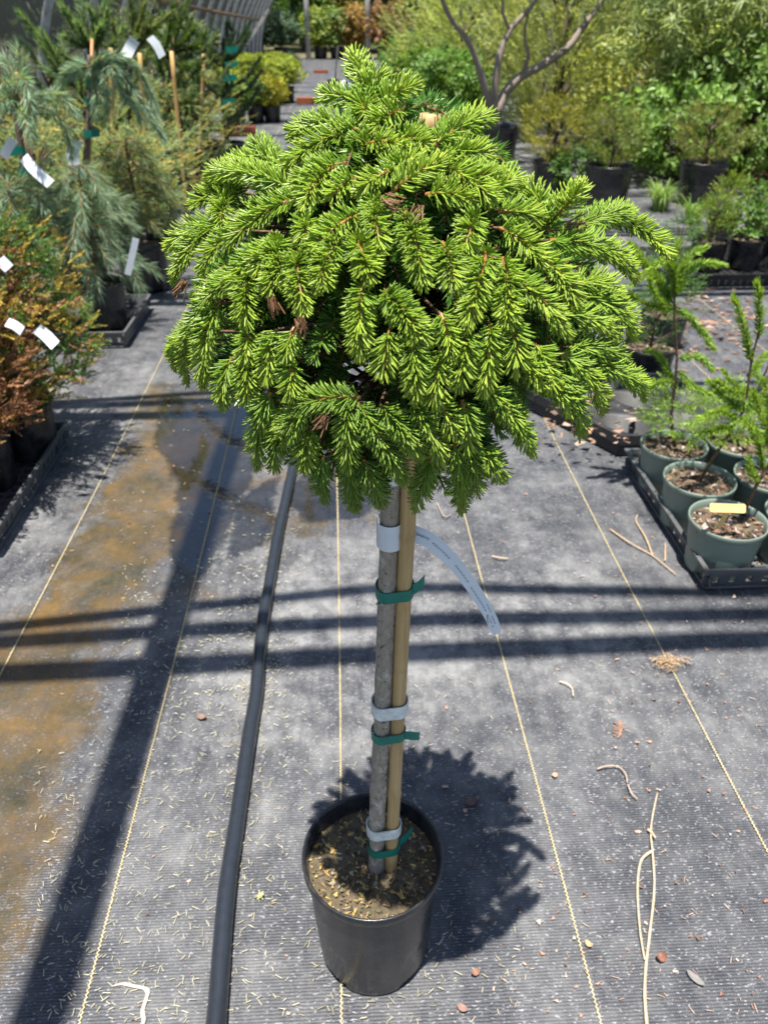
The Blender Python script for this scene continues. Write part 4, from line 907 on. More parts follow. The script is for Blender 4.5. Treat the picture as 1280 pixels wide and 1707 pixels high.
shrub('yellow_shrub', 'yellow-flecked shrub between the pale juniper and the bamboo-like plant', 1065, 170, 7.2, T_LEAF, 1500, 0.85, 0.50, 'ball', (0.21, 0.28, 0.05), (0.62, 0.62, 0.16), 85, (0.7, 1.2))
shrub('leafy_weeds', 'dense bright green weeds below the bamboo-like plant', 1140, 230, 5.9, T_LEAFB, 420, 0.55, 0.42, 'ball', (0.09, 0.19, 0.035), (0.26, 0.40, 0.09), 86, (0.7, 1.2), cat='weeds')
shrub('leafy_weeds', 'tall bright green weeds at the right edge of the photo', 1255, 200, 6.0, T_LEAFB, 620, 0.85, 0.50, 'ball', (0.09, 0.19, 0.035), (0.28, 0.40, 0.10), 87, (0.7, 1.3), cat='weeds')
shrub('low_plant', 'low green leafy plant at the foot of the gold-tipped conifer', 965, 320, 5.3, T_LEAF, 200, 0.26, 0.16, 'ball', (0.06, 0.14, 0.03), (0.17, 0.28, 0.07), 88, (0.8, 1.3))
def blades(name, label, px, py, n, L, w, c0, c1, sd, cat, spread=0.6):
    p = G(px, py); t = thing(name, label, cat, p); rng = np.random.default_rng(sd); mb = MB()
    for q in range(n):
        a = rng.uniform(0, 2*pi); l = L*rng.uniform(0.6, 1.1); b = np.array([cos(a), sin(a), 0])*rng.uniform(0, 0.05); o = np.array([cos(a), sin(a), 0])
        s_ = rng.uniform(0.2, 1)*spread; P_ = bez(b, b+o*l*s_*0.35+np.array([0, 0, l*0.8]), b+o*l*s_+np.array([0, 0, l*rng.uniform(0.25, 0.75)]), 6)
        sd_ = np.cross(o, [0, 0, 1.0])*w/2; ww = np.array([1, 1, 0.9, 0.7, 0.45, 0.08])[:, None]*sd_; V = np.concatenate([P_-ww, P_+ww]); i = np.arange(5)
        mb.add(V, np.concatenate([np.stack([i, i+1, i+7], 1), np.stack([i, i+7, i+6], 1)]), mixc(c0, c1, [rng.uniform()], rng)[0])
    mb.build('blades', M['leaf'], t, True); return t
blades('grass_clump', 'pale green grass clump left of the bronze-green conifer', 1098, 350, 220, 0.24, 0.006, (0.10, 0.20, 0.04), (0.30, 0.42, 0.13), 91, 'grass', 0.7)
blades('grass_clump', 'small tuft of grass at the foot of the bronze-green conifer pot', 1150, 372, 110, 0.20, 0.006, (0.09, 0.20, 0.03), (0.25, 0.38, 0.08), 92, 'grass', 0.7)
def bamboo(name, label, px, Y, seed, n=26):
    p = AY(px, 60, Y); t = thing(name, label, 'plant', (p[0], Y, -0.01)); rng = np.random.default_rng(seed); st = MB(); fo = MB()
    for q in range(n):
        a = rng.uniform(0, 2*pi); o = np.array([cos(a), sin(a), 0]); b = o*rng.uniform(0, 0.2); H_ = rng.uniform(1.0, 1.75); tip = b+o*rng.uniform(0.2, 0.75)+np.array([0, 0, H_*rng.uniform(0.75, 0.95)])
        P_ = bez(b, b+np.array([0, 0, H_*0.8]), tip, 12); tube(st, P_, np.linspace(0.006, 0.002, 12), 5, (0.20, 0.22, 0.08), cap=False)
        for i in range(4, 12):
            k = 3; pos = np.tile(P_[i], (k, 1))+rng.normal(size=(k, 3))*0.05; put(fo, T_BAM, pos, np.tile(o, (k, 1))*0.6+rng.normal(size=(k, 3))*0.6+np.array([0, 0, 0.2]), rng.uniform(0.6, 1.05, k), (0.17, 0.25, 0.08), (0.47, 0.54, 0.25), rng)
    st.build('canes', M['bark'], t); fo.build('foliage', M['leaf'], t)
bamboo('bamboo_like_plant', 'arching bamboo-like plant with long narrow leaves at the top right', 1185, 6.3, 95, 30)
bamboo('bamboo_like_plant', 'second bamboo-like plant partly out of frame at the upper right edge', 1300, 6.6, 96, 18)
mb = MB(); rng = np.random.default_rng(97); n = 26; p = G(1275, 292); gx, gy = np.meshgrid(np.linspace(-0.5, 0.9, n), np.linspace(-0.5, 0.8, n)); zz = 0.09*np.exp(-((gx-0.2)**2+(gy-0.1)**2)/0.16)+rng.normal(size=gx.shape)*0.007-0.012
i = (np.arange(n-1)[:, None]*n+np.arange(n-1)[None, :]).ravel(); mb.add(np.stack([gx.ravel()+p[0], gy.ravel()+p[1], zz.ravel()], 1), np.concatenate([np.stack([i, i+1, i+1+n], 1), np.stack([i, i+1+n, i+n], 1)]))
tag(mb.build('mulch_heap', M['mulch']), 'low heap of brown mulch at the right edge below the tall weeds', 'mulch')

# ------------------------------------------------------------------ left side, near: rusty conifers in a tray
tray('nursery_tray', 'grey tray of black pots with rusty conifers at the left edge', -1.20, 1.42, -0.785, 1.955, 0.062, 'tray')
RUST0, RUST1 = (0.19, 0.085, 0.048), (0.50, 0.28, 0.17); GOLD0, GOLD1 = (0.13, 0.14, 0.025), (0.66, 0.46, 0.11); DG0, DG1 = (0.035, 0.095, 0.025), (0.13, 0.23, 0.06)
def cypress(seed, h, r, parts, n=170, sc=(0.6, 1.05), z0=0.0):
    """dwarf conifer of short fans; parts = [(share, c0, c1, side)]"""
    def f():
        rng = np.random.default_rng(seed); fo = MB(); st = MB()
        for share, c0, c1, lo, hi in parts:
            m = int(n*share); P_, o = volume(m, h, r, z0, 'ball', rng, lo)
            q = P_.copy(); nb = 3
            for b in range(nb): put(fo, T_CYP, P_+rng.normal(size=P_.shape)*0.012, o*0.9+np.array([0, 0, 0.45])+rng.normal(size=(m, 3))*0.45, rng.uniform(*sc, m)*hi, c0, c1, rng, 0.2)
            for p in P_[::3]: tube(st, bez([0, 0, max(0.0, p[2]-0.16)], [p[0]*0.4, p[1]*0.4, max(p[2]-0.05, 0)], p, 5), np.linspace(0.004, 0.0012, 5), 4, (0.16, 0.09, 0.05), cap=False)
        tube(st, [[0, 0, -0.01], [0.005, 0, h*0.5], [0, 0, h*0.9]], [0.008, 0.006, 0.002], 6, (0.16, 0.10, 0.06)); return fo, st
    return f
P1 = (0.080, 0.15)
LP = [('rust-brown dying conifer in a black pot at the left edge, with white tags', (-0.905, 1.72), 0.42, 0.17, [(0.85, RUST0, RUST1, 0.5, 1.0), (0.2, GOLD0, GOLD1, 0.8, 0.9)], 101),
      ('gold-tipped green conifer in a black pot, nearest the path on the left', (-0.850, 1.885), 0.45, 0.185, [(0.8, DG0, DG1, 0.45, 1.0), (0.45, GOLD0, GOLD1, 0.88, 0.85), (0.10, RUST0, RUST1, 0.9, 0.8)], 102),
      ('straw-brown conifer in a black pot at the bottom of the left tray', (-0.93, 1.515), 0.17, 0.11, [(0.5, RUST0, RUST1, 0.5, 1.0), (0.5, GOLD0, (0.55, 0.45, 0.16), 0.7, 1.0)], 103),
      ('rust and gold conifer in the left tray, behind the dying one', (-1.07, 1.87), 0.50, 0.17, [(0.5, RUST0, RUST1, 0.6, 1.0), (0.6, GOLD0, GOLD1, 0.6, 0.9)], 104)]
LT = []
for lab, (x, y), h, r, parts, sd in LP:
    LT.append(potted('potted_conifer', lab, (x, y, 0.012), P1, cypress(sd, h, r, parts, 380, (0.8, 1.3), 0.015), 'potted conifer', 'rusty conifers in the left tray', chips=60))
def tagstrip(t, pts, Y, hw, nm='tag'):
    L = np.array(t.location); P_ = smoothline([AY(x, y, Y+dy)-L for x, y, dy in pts], 8); T_ = nrm(P_[-1]-P_[0]); w = nrm(np.cross(T_, ray(pts[0][0], pts[0][1])))*hw
    return small_tag(t, P_, w, 'tag', nm)
tagstrip(LT[0], [(62, 548, 0), (78, 560, 0), (93, 576, -0.01)], 1.70, 0.013); tagstrip(LT[0], [(12, 537, 0), (25, 542, 0), (38, 552, 0)], 1.60, 0.010); tagstrip(LT[3], [(0, 432, 0), (8, 440, 0), (16, 448, 0)], 1.72, 0.012)
# next tray, with a blue-green pine
tray('nursery_tray', 'grey slotted tray under a black pot beside the path on the left', -1.25, 2.70, -0.795, 3.12, 0.062, 'tray')
PB0, PB1 = (0.11, 0.20, 0.125), (0.37, 0.50, 0.35); PG0, PG1 = (0.05, 0.11, 0.035), (0.17, 0.27, 0.09)
def pine(seed, h, r, c0=PB0, c1=PB1, nb=26, nl=0.055, droop=0.35, dens=900, gold=0.0, z0=0.05, nw=0.0018):
    def f():
        rng = np.random.default_rng(seed); fo = MB(); st = MB(); tube(st, smoothline([(0, 0, -0.01), (0.01, 0.0, h*0.4), (0.0, 0.01, h*0.8), (0.01, 0, h)], 12), np.linspace(0.011, 0.004, 12), 7, (0.14, 0.10, 0.075))
        for q in range(nb):
            z = z0+(h-z0)*(q+0.5)/nb; a = q*2.4+rng.normal()*0.4; l = r*rng.uniform(0.6, 1.1)*(1.05-0.35*z/h); o = np.array([cos(a), sin(a), 0]); b = np.array([0.005, 0, z])
            P_ = bez(b, b+o*l*0.55+np.array([0, 0, l*0.35]), b+o*l+np.array([0, 0, l*(0.25-droop*rng.uniform(0.4, 1.8))]), 8)
            cc0, cc1 = (c0, c1) if rng.uniform() > gold else ((0.20, 0.17, 0.04), (0.50, 0.40, 0.13))
            needled(fo, P_, dens, nl, nw, cc0, cc1, rng, 42, droop*0.35, (0.0038, 0.002), (0.26, 0.17, 0.08))
        return fo, st
    return f
potted('potted_pine', 'blue-green pine with a hanging white tag in the slotted tray on the left', (-0.905, 2.895, 0.012), (0.092, 0.17), pine(111, 0.42, 0.20, nb=40, droop=0.6), 'potted pine', chips=40)
potted('potted_pine', 'blue-green pine at the left of the slotted tray, behind the rusty conifers', (-1.12, 2.83, 0.012), (0.092, 0.17), pine(112, 0.38, 0.24, nb=44, droop=0.4, gold=0.15), 'potted pine')
potted('potted_pine', 'pine in a black pot behind the slotted tray, next to the path', (-0.86, 3.42, 0.0), (0.115, 0.21), pine(113, 0.42, 0.22, (0.07, 0.12, 0.05), (0.24, 0.30, 0.13), nb=40, droop=0.5), 'potted pine', chips=40)
t = [o for o in COL.objects if o.get('label', '').startswith('blue-green pine with a hanging')][0]
tagstrip(t, [(227, 397, 0), (221, 425, 0), (213, 458, 0)], 2.74, 0.011)
# grafted weeping pines with tied trunks
def weeper(label, px, base_y, Y, trunk, arms, ties, tags, seed, c0=PB0, c1=PB1, nl=0.05):
    b = AY(px, base_y, Y); b[2] = 0.0; t = thing('weeping_pine', label, 'weeping pine', b); Z = np.array(b)
    link('pot', get_pot(0.115, 0.21, 'pot'), t); soil_part(t, 0.105, 0.18, seed, 0); rng = np.random.default_rng(seed)
    mb = MB(); P_ = smoothline([AY(x, y, Y+dy)-Z for x, y, dy in trunk], 24); P_ = np.concatenate([[[0, 0, 0.16]], P_]) if P_[0][2] > 0.2 else P_
    tube(mb, P_, np.linspace(0.013, 0.009, len(P_)), 8, (0.17, 0.125, 0.10)); mb.build('trunk', M['bark'], t)
    mb = MB(); tube(mb, [P_[0]+np.array([0.018, 0, 0]), P_[-1]+np.array([0.016, 0.01, 0.05])], 0.006, 7, (0.8, 0.6, 0.5)); mb.build('bamboo_stake', M['bamboo'], t)
    fo = MB()
    for pts, nn in arms: needled(fo, smoothline([AY(x, y, Y+dy)-Z for x, y, dy in pts], 12), nn, nl, 0.0028, c0, c1, rng, 40, 0.25, (0.0042, 0.002), (0.30, 0.20, 0.09))
    fo.build('crown', M['leaf'], t)
    for x, y in ties:
        c_ = AY(x, y, Y)-Z; m2 = MB(); wrap(m2, c_, 0.014, c_+np.array([0.016, 0.0, 0.002]), 0.010, 0.026, 0.003, None, th=0.001); strip(m2, bez(c_+np.array([0.016, -0.012, 0]), c_+np.array([0.03, -0.02, 0.0]), c_+np.array([0.05, -0.018, 0.004]), 6), np.array([0, 0, 0.012]), 0.001); m2.build('green_tie', M['tie'], t, False)
    for pts, hw in tags: tagstrip(t, pts, Y-0.16, hw)
    return t
weeper('weeping blue pine with a tied trunk and hanging white tag, left of the spruce', 140, 480, 3.25, [(138, 480, 0), (140, 380, 0), (141, 300, 0), (147, 220, 0), (151, 150, 0), (150, 92, 0)],
       [([(152, 105, 0), (180, 100, -0.05), (215, 135, -0.1), (245, 185, -0.1), (270, 225, -0.1)], 1700), ([(152, 108, 0), (185, 108, -0.12), (200, 150, -0.15), (225, 175, -0.15), (232, 195, -0.15)], 1600), ([(152, 106, 0), (172, 115, -0.1), (180, 160, -0.15), (178, 185, -0.15)], 1600), ([(150, 110, 0), (130, 118, -0.05), (112, 125, -0.06), (102, 135, -0.05)], 1800), ([(148, 108, 0), (130, 105, 0.1), (110, 118, 0.15)], 1500),
        ([(152, 104, 0), (200, 92, 0.05), (240, 130, 0.1), (262, 190, 0.1)], 1500), ([(152, 110, 0), (160, 150, -0.1), (158, 190, -0.12)], 1300), ([(148, 300, 0), (170, 330, -0.05), (200, 360, -0.1)], 1200), ([(146, 320, 0), (120, 350, -0.05), (95, 400, -0.1)], 1200)],
       [(151, 137), (150, 169), (147, 222), (141, 293)], [([(128, 235, 0), (121, 258, 0), (128, 282, 0), (138, 300, 0.02)], 0.022)], 121)
weeper('weeping blue pine at the left edge with two white tags on its forked trunk', 50, 470, 2.9, [(60, 470, 0), (54, 360, 0), (46, 310, 0), (38, 255, 0), (28, 200, 0), (25, 150, 0)],
       [([(25, 155, 0), (40, 130, -0.1), (50, 170, -0.15), (55, 215, -0.15)], 1700), ([(25, 150, 0), (5, 140, -0.1), (-15, 190, -0.15)], 1600), ([(25, 148, 0), (18, 110, 0.05), (5, 95, 0.1)], 1500), ([(25, 155, 0), (60, 160, 0), (95, 155, 0.1), (125, 185, 0.1)], 1300), ([(25, 150, 0), (35, 105, 0.05), (30, 85, 0.05)], 1300), ([(28, 180, 0), (40, 190, -0.15), (48, 225, -0.2)], 1500), ([(26, 160, 0), (-5, 175, -0.2), (-20, 230, -0.2)], 1500), ([(30, 200, 0), (75, 180, 0.1), (110, 215, 0.1), (120, 260, 0.1)], 1100), ([(50, 360, 0), (30, 400, -0.05), (0, 420, -0.1)], 1200), ([(52, 370, 0), (85, 390, -0.05), (120, 420, -0.08)], 1200)],
       [(22, 250), (40, 285), (26, 318), (56, 348)], [([(40, 262, 0), (60, 285, -0.02), (85, 307, -0.03)], 0.017), ([(24, 232, 0), (15, 245, 0), (6, 262, 0)], 0.014)], 122)
# blue and gold junipers massed behind
JB0, JB1 = (0.13, 0.22, 0.10), (0.40, 0.51, 0.26); JG0, JG1 = (0.28, 0.26, 0.06), (0.70, 0.59, 0.20)
def jun(seed, h, r, gold=0.3, n=420):
    def f():
        fo, st = bush(T_JUN, int(n*(1-gold)), h, r, 0.02, 'ball', JB0, JB1, seed, 0.5, (0.5, 1.0), 6, 0.3); f2, s2 = bush(T_JUN, int(n*gold), h, r, 0.02, 'ball', JG0, JG1, seed+1, 0.5, (0.5, 0.95), 2, 0.55)
        fo.merge(f2); return fo, st
    return f
JL = [('tall olive conifer behind the leaning bamboo stake', 255, 262, 0.95, 0.34, 0.15), ('tall olive-gold conifer between the stakes and the path', 325, 250, 0.80, 0.30, 0.3), ('tall grey-green conifer behind the tagged weeping pine', 195, 285, 0.85, 0.32, 0.12), ('dark tall conifer near the shade cloth, left of the lime block', 290, 215, 1.15, 0.40, 0.1), ('grey-green gold-tipped juniper behind the slotted tray, left of the path', 235, 440, 0.36, 0.24, 0.3), ('gold-tipped juniper at the edge of the path, behind the pine pot', 268, 395, 0.34, 0.25, 0.35), ('blue-green juniper between the two weeping pines', 95, 430, 0.40, 0.24, 0.25), ('gold juniper just right of the tagged weeping pine trunk', 190, 395, 0.44, 0.25, 0.45),
      ('gold-flecked juniper behind the left-edge weeping pine', 60, 385, 0.48, 0.26, 0.4), ('gold juniper beside the path, level with the brick', 318, 335, 0.42, 0.28, 0.4), ('blue juniper below the leaning bamboo stake', 262, 330, 0.48, 0.28, 0.25), ('gold-green juniper left of the bamboo stake', 205, 325, 0.50, 0.28, 0.45), ('large blue-gold juniper at the path edge below the dark pine trunk', 350, 285, 0.46, 0.30, 0.3), ('dull green juniper at the left edge in the second row', 10, 430, 0.42, 0.24, 0.2), ('yellow-green juniper against the shade cloth on the left', 120, 320, 0.62, 0.32, 0.55)]
for i, (lab, px, py, h, r, gd) in enumerate(JL):
    p = G(px, py); potted('potted_juniper', lab, (p[0], p[1], 0), (0.115, 0.21), jun(140+i*2, h, r, gd, 520), 'potted juniper', 'junipers massed left of the path')
# tall dark pines with upright shoots, stakes between them
DP0, DP1 = (0.065, 0.135, 0.065), (0.25, 0.37, 0.18)
def upright(label, px, Y, shoots_, seed, nl=0.05, c0=DP0, c1=DP1, dens=1500):
    b = AY(px, 250, Y); b[2] = 0; t = thing('upright_pine', label, 'pine', b); Z = np.array(b); rng = np.random.default_rng(seed); link('pot', get_pot(0.13, 0.23, 'pot'), t)
    mb = MB(); top = AY(shoots_[0][0], shoots_[0][1], Y)-Z; tube(mb, [[0, 0, 0.1], [0.0, 0.0, top[2]*0.6], top], [0.02, 0.016, 0.010], 8, (0.12, 0.085, 0.06)); mb.build('trunk', M['bark'], t); fo = MB()
    for x0, y0, x1, y1, dy in shoots_:
        a_, b_ = AY(x0, y0, Y)-Z, AY(x1, y1, Y+dy)-Z; needled(fo, smoothline([a_, (a_+b_)/2+rng.normal(size=3)*0.015, b_], 9), dens, nl, 0.0045, c0, c1, rng, 34, 0.0, (0.008, 0.004), (0.16, 0.11, 0.06))
    for q in range(16):
        z = rng.uniform(0.3, 0.95)*top[2]; a = rng.uniform(0, 2*pi); l = rng.uniform(0.15, 0.32); needled(fo, [[0, 0, z], [cos(a)*l*0.6, sin(a)*l*0.6, z+0.08], [cos(a)*l, sin(a)*l, z+0.2]], dens*0.8, nl, 0.0045, c0, c1, rng, 36, 0.0, (0.007, 0.004), (0.16, 0.11, 0.06))
    fo.build('crown', M['leaf'], t); return t
upright('dark green pine with stout upright shoots above the tagged weeping pine', 150, 4.6, [(150, 85, 150, 15, 0), (150, 85, 105, 10, -0.1), (150, 80, 130, 40, -0.15), (152, 85, 178, 20, -0.1), (152, 80, 168, 45, -0.1), (150, 80, 110, 62, -0.1), (152, 60, 190, -20, 0.1), (150, 70, 128, -15, 0.1)], 161)
PC = upright('pine with pale new candles, behind the hanging white tag', 222, 4.9, [(222, 60, 215, -15, 0), (222, 60, 240, 10, -0.1), (222, 70, 262, 40, -0.1), (222, 70, 285, 22, -0.1), (222, 70, 200, 35, 0), (222, 80, 250, 65, -0.1), (222, 70, 235, -25, 0.1)], 162, 0.04, (0.06, 0.10, 0.04), (0.22, 0.28, 0.12))
upright('broad dark pine around the leaning bamboo stake', 290, 5.6, [(290, 60, 288, 10, 0), (290, 70, 312, 5, 0), (290, 80, 325, 45, -0.1), (290, 80, 262, 55, 0), (290, 90, 330, 80, -0.1), (290, 90, 265, 95, 0), (290, 70, 275, 25, 0), (290, 100, 320, 110, -0.15)], 163, 0.05, (0.03, 0.08, 0.02), (0.13, 0.21, 0.06))
NP = upright('narrow dark pine with green ties standing by the path, left of the lime shrubs', 380, 6.3, [(381, 60, 382, 38, 0), (380, 90, 378, 45, 0), (381, 110, 386, 60, -0.05), (379, 120, 372, 70, 0), (380, 150, 384, 100, -0.05), (380, 160, 375, 120, 0), (380, 185, 386, 140, -0.05), (379, 190, 372, 150, -0.05), (380, 200, 381, 160, -0.08), (380, 130, 380, 85, -0.08), (381, 90, 390, 55, 0)], 164, 0.04, (0.02, 0.05, 0.03), (0.075, 0.14, 0.08))
upright('grey-green pine between the two bamboo stakes', 338, 6.0, [(338, 80, 336, 55, 0), (338, 90, 352, 70, 0), (338, 90, 322, 65, 0), (338, 110, 358, 95, -0.1), (338, 120, 320, 105, -0.1)], 165, 0.04, (0.05, 0.10, 0.05), (0.17, 0.25, 0.12))
for lab, a_, b_, Y in (('bamboo stake leaning in the junipers, nearest left of the spruce', (302, 250), (286, 85), 4.7), ('upright bamboo stake with a green tie, by the narrow dark pine', (338, 235), (340, 90), 5.9), ('short bamboo stake behind the first white tag', (240, 200), (233, 88), 4.5), ('thin stake just right of the upright pine trunk', (188, 200), (185, 80), 4.4)):
    p, q = AY(*a_, Y), AY(*b_, Y); p = p+(p-q)*0.9; p[2] = max(p[2], 0.02); mb = MB(); tube(mb, np.linspace(p, q, 8), 0.011, 7, (1, 0.92, 0.75)); tag(mb.build('bamboo_stake', M['bamboo']), lab, 'stake')
def loose_tag(label, pts, Y, hw):
    P_ = smoothline([AY(x, y, Y+dy) for x, y, dy in pts], 8); T_ = nrm(P_[-1]-P_[0]); w = nrm(np.cross(T_, ray(pts[0][0], pts[0][1])))*hw; mb = MB(); strip(mb, P_, w, 0.001); tag(mb.build('tag', M['tag'], PC, False, PC.location), label)
loose_tag('white tag fluttering at the top of the pale-candled pine', [(225, 66, 0), (217, 80, 0), (209, 97, -0.02)], 4.35, 0.025)
loose_tag('thin translucent tag right of the fluttering one', [(250, 62, 0), (262, 76, 0), (271, 95, 0)], 4.5, 0.02)
for x, y, Y in ((382, 83, 6.2), (381, 108, 6.2), (379, 130, 6.2), (376, 169, 6.2)):
    c_ = AY(x, y, Y); mb = MB(); wrap(mb, c_, 0.022, c_+np.array([0.02, 0, 0]), 0.014, 0.035, 0.004, None, th=0.001); strip(mb, [c_+np.array([0.03, -0.02, 0]), c_+np.array([0.07, -0.03, 0.01])], np.array([0, 0, 0.016]), 0.001)
    mb.build('green_tie', M['tie'], NP, False, NP.location)

# ------------------------------------------------------------------ centre, far: rows of pots, bricks, shrubs
ORD = ['first', 'second', 'third', 'fourth', 'fifth', 'sixth', 'seventh', 'eighth', 'ninth', 'tenth']
LM0, LM1 = (0.16, 0.24, 0.02), (0.48, 0.52, 0.07)
for i, (px, py) in enumerate(((382, 178), (402, 176), (422, 175), (442, 173), (462, 172), (478, 171))):
    p = G(px, py); potted('lime_shrub', f'lime green potted shrub, {ORD[i]} from left in the front line of the lime block', (p[0], p[1], 0), (0.125, 0.20), lambda i=i: bush(T_LEAF, 560, 0.30, 0.21, 0.03, 'ball', LM0, LM1, 180+i, sc=(0.6, 1.0)), 'potted shrub', 'lime shrubs left of the path', rz=i*1.3, key=f'lime{i%3}', sc=1.0+0.08*((i*7) % 3-1))
for i, (px, py) in enumerate(((385, 158), (405, 157), (425, 156), (445, 155), (466, 153))):
    p = G(px, py); potted('lime_shrub', f'lime green potted shrub, {ORD[i]} from left in the back line of the lime block', (p[0], p[1], 0), (0.125, 0.20), None, 'potted shrub', 'lime shrubs left of the path', rz=i*0.9+2, key=f'lime{i%3}', sc=1.05)
for i, (px, py, c0, c1, lab) in enumerate(((397, 208, (0.07, 0.15, 0.03), (0.24, 0.34, 0.07), 'green shrub in a small black pot behind the near brick'), (428, 204, (0.05, 0.12, 0.03), (0.16, 0.25, 0.08), 'dark green shrub in a small black pot, middle of three by the brick'), (455, 203, (0.20, 0.22, 0.02), (0.55, 0.50, 0.06), 'yellow shrub in a small black pot beside the path'))):
    p = G(px, py); potted('small_shrub', lab, (p[0], p[1], 0), (0.105, 0.17), lambda c0=c0, c1=c1, i=i: bush(T_LEAF, 170, 0.24, 0.15, 0.02, 'ball', c0, c1, 190+i, sc=(0.9, 1.4)), 'potted shrub')
p = G(482, 139); potted('small_shrub', 'dark little shrub in a black pot at the far corner of the lime block', (p[0], p[1], 0), (0.12, 0.18), lambda: bush(T_LEAF, 160, 0.26, 0.18, 0.02, 'ball', (0.05, 0.12, 0.05), (0.14, 0.22, 0.10), 195, sc=(1.0, 1.5)), 'potted shrub')
def brick(label, px, py, L, W_, H_, rz):
    p = G(px, py); mb = MB(); box(mb, (-L/2, -W_/2, 0), (L/2, W_/2, H_)); o = mb.build('brick', M['brick'], None, False); o.location = p; o.rotation_euler = (0, 0, rz)
    md = o.modifiers.new('b', 'BEVEL'); md.width = 0.008; md.segments = 2; tag(o, label, 'brick')
brick('red brick lying beside the small black pots left of the path', 405, 226, 0.27, 0.12, 0.085, 0.06); brick('red brick lying alone in the middle of the far path', 510, 173, 0.24, 0.12, 0.08, -0.12)
brick('reddish brick far down the path, before the end posts', 535, 122, 0.30, 0.14, 0.06, 0.1)
p = G(556, 152); t = thing('black_bucket', 'small black pot with a leaning dark stick on the far path', 'pot', p); link('pot', get_pot(0.10, 0.16, 'pot'), t); mb = MB(); tube(mb, [[0.02, 0, 0.03], [0.05, 0.05, 0.3], [0.09, 0.1, 0.62]], 0.012, 6, (0.05, 0.05, 0.06)); mb.build('stick', M['bark'], t)
p = G(575, 150); mb = MB(); rng = np.random.default_rng(4); tube(mb, [[0, 0, -0.01], [0.02, 0, 0.07], [0.03, 0.02, 0.13]], [0.12, 0.11, 0.05], 9, (1, 1, 1)); o = mb.build('white_sack', M['tag']); o.location = p; tag(o, 'small crumpled white sack on the far path behind the spruce tip', 'sack')
BR_ = [('blue-green shrub in a black pot, far left end of the back row', 395, 99, 0.68, 0.47, (0.04, 0.10, 0.06), (0.12, 0.20, 0.13), 'T'), ('dark green shrub in a black pot, left part of the back row', 430, 98, 0.76, 0.47, (0.04, 0.10, 0.05), (0.11, 0.19, 0.10), 'T'), ('grey-green shrub in a black pot, left of the first end post', 470, 99, 0.72, 0.47, (0.05, 0.11, 0.06), (0.13, 0.20, 0.12), 'T'),
       ('lime shrub in a big black pot right of the first end post', 535, 98, 0.79, 0.42, (0.12, 0.20, 0.03), (0.36, 0.42, 0.07), 'T'), ('green shrub in a black pot between the end posts', 562, 98, 0.79, 0.42, (0.09, 0.17, 0.04), (0.24, 0.33, 0.08), 'T'), ('orange-tinged shrub in a black pot left of the second end post', 592, 98, 0.86, 0.47, (0.16, 0.15, 0.04), (0.46, 0.28, 0.08), 'T'), ('reddish shrub in a black pot right of the second end post', 640, 98, 0.90, 0.51, (0.14, 0.10, 0.05), (0.38, 0.20, 0.09), 'T'), ('bronze shrub in a black pot at the right of the back row', 680, 99, 0.94, 0.55, (0.12, 0.12, 0.05), (0.32, 0.24, 0.09), 'T'), ('grey-blue shrub in a black pot at the right end of the back row', 718, 98, 0.68, 0.51, (0.08, 0.12, 0.09), (0.22, 0.27, 0.20), 'T')]
for i, (lab, px, py, h, r, c0, c1, _) in enumerate(BR_):
    p = G(px, py); potted('back_row_shrub', lab, (p[0], p[1], 0), (0.21, 0.30), lambda h=h, r=r, c0=c0, c1=c1, i=i: bush(T_LEAFB, 420, h, r, 0.08, 'ball', c0, c1, 210+i, sc=(1.2, 2.0), hollow=0.3), 'potted shrub', 'shrubs in the back row')
# ------------------------------------------------------------------ trees outside the tunnel
def tree_far(label, x, y, h, r, c0, c1, seed, tpl=T_TREE, n=1500, z0=0.8):
    t = thing('background_tree', label, 'tree', (x, y, -0.03), 'trees outside the tunnel'); rng = np.random.default_rng(seed); fo = MB(); tr = MB()
    tube(tr, smoothline([(0, 0, 0), (0.05, 0, h*0.3), (-0.03, 0.05, h*0.7), (0, 0, h*0.92)], 10), np.linspace(0.16, 0.03, 10)*h/6, 8, (0.14, 0.11, 0.085))
    nc = 26
    for q in range(nc):
        a = rng.uniform(0, 2*pi); z = z0+(h-z0)*rng.uniform(0, 1)**0.9; rr = r*rng.uniform(0.25, 0.95)*sqrt(max(0.08, 1-((z-z0)/(h-z0)-0.35)**2*1.9)); ctr = np.array([rr*cos(a), rr*sin(a), z]); m = n//nc
        P_ = ctr+nrm(rng.normal(size=(m, 3)))*rng.uniform(0.2, 1, (m, 1))**0.5*np.array([0.34, 0.34, 0.24])*r; k = rng.uniform(0.75, 1.2)
        put(fo, tpl, P_, rng.normal(size=(m, 3))+np.array([0, 0, 0.6]), rng.uniform(0.9, 1.6, m), np.array(c0)*k, np.array(c1)*k, rng)
        tube(tr, bez([0, 0, max(0.3, z-0.25*h)], ctr*np.array([0.5, 0.5, 0])+np.array([0, 0, z-0.1*h]), ctr, 6), np.linspace(0.05, 0.012, 6)*h/6, 5, (0.14, 0.11, 0.085), cap=False)
    tr.build('trunk', M['bark'], t); fo.build('crown', M['leaf'], t)
GR0, GR1 = (0.05, 0.11, 0.03), (0.19, 0.31, 0.08)
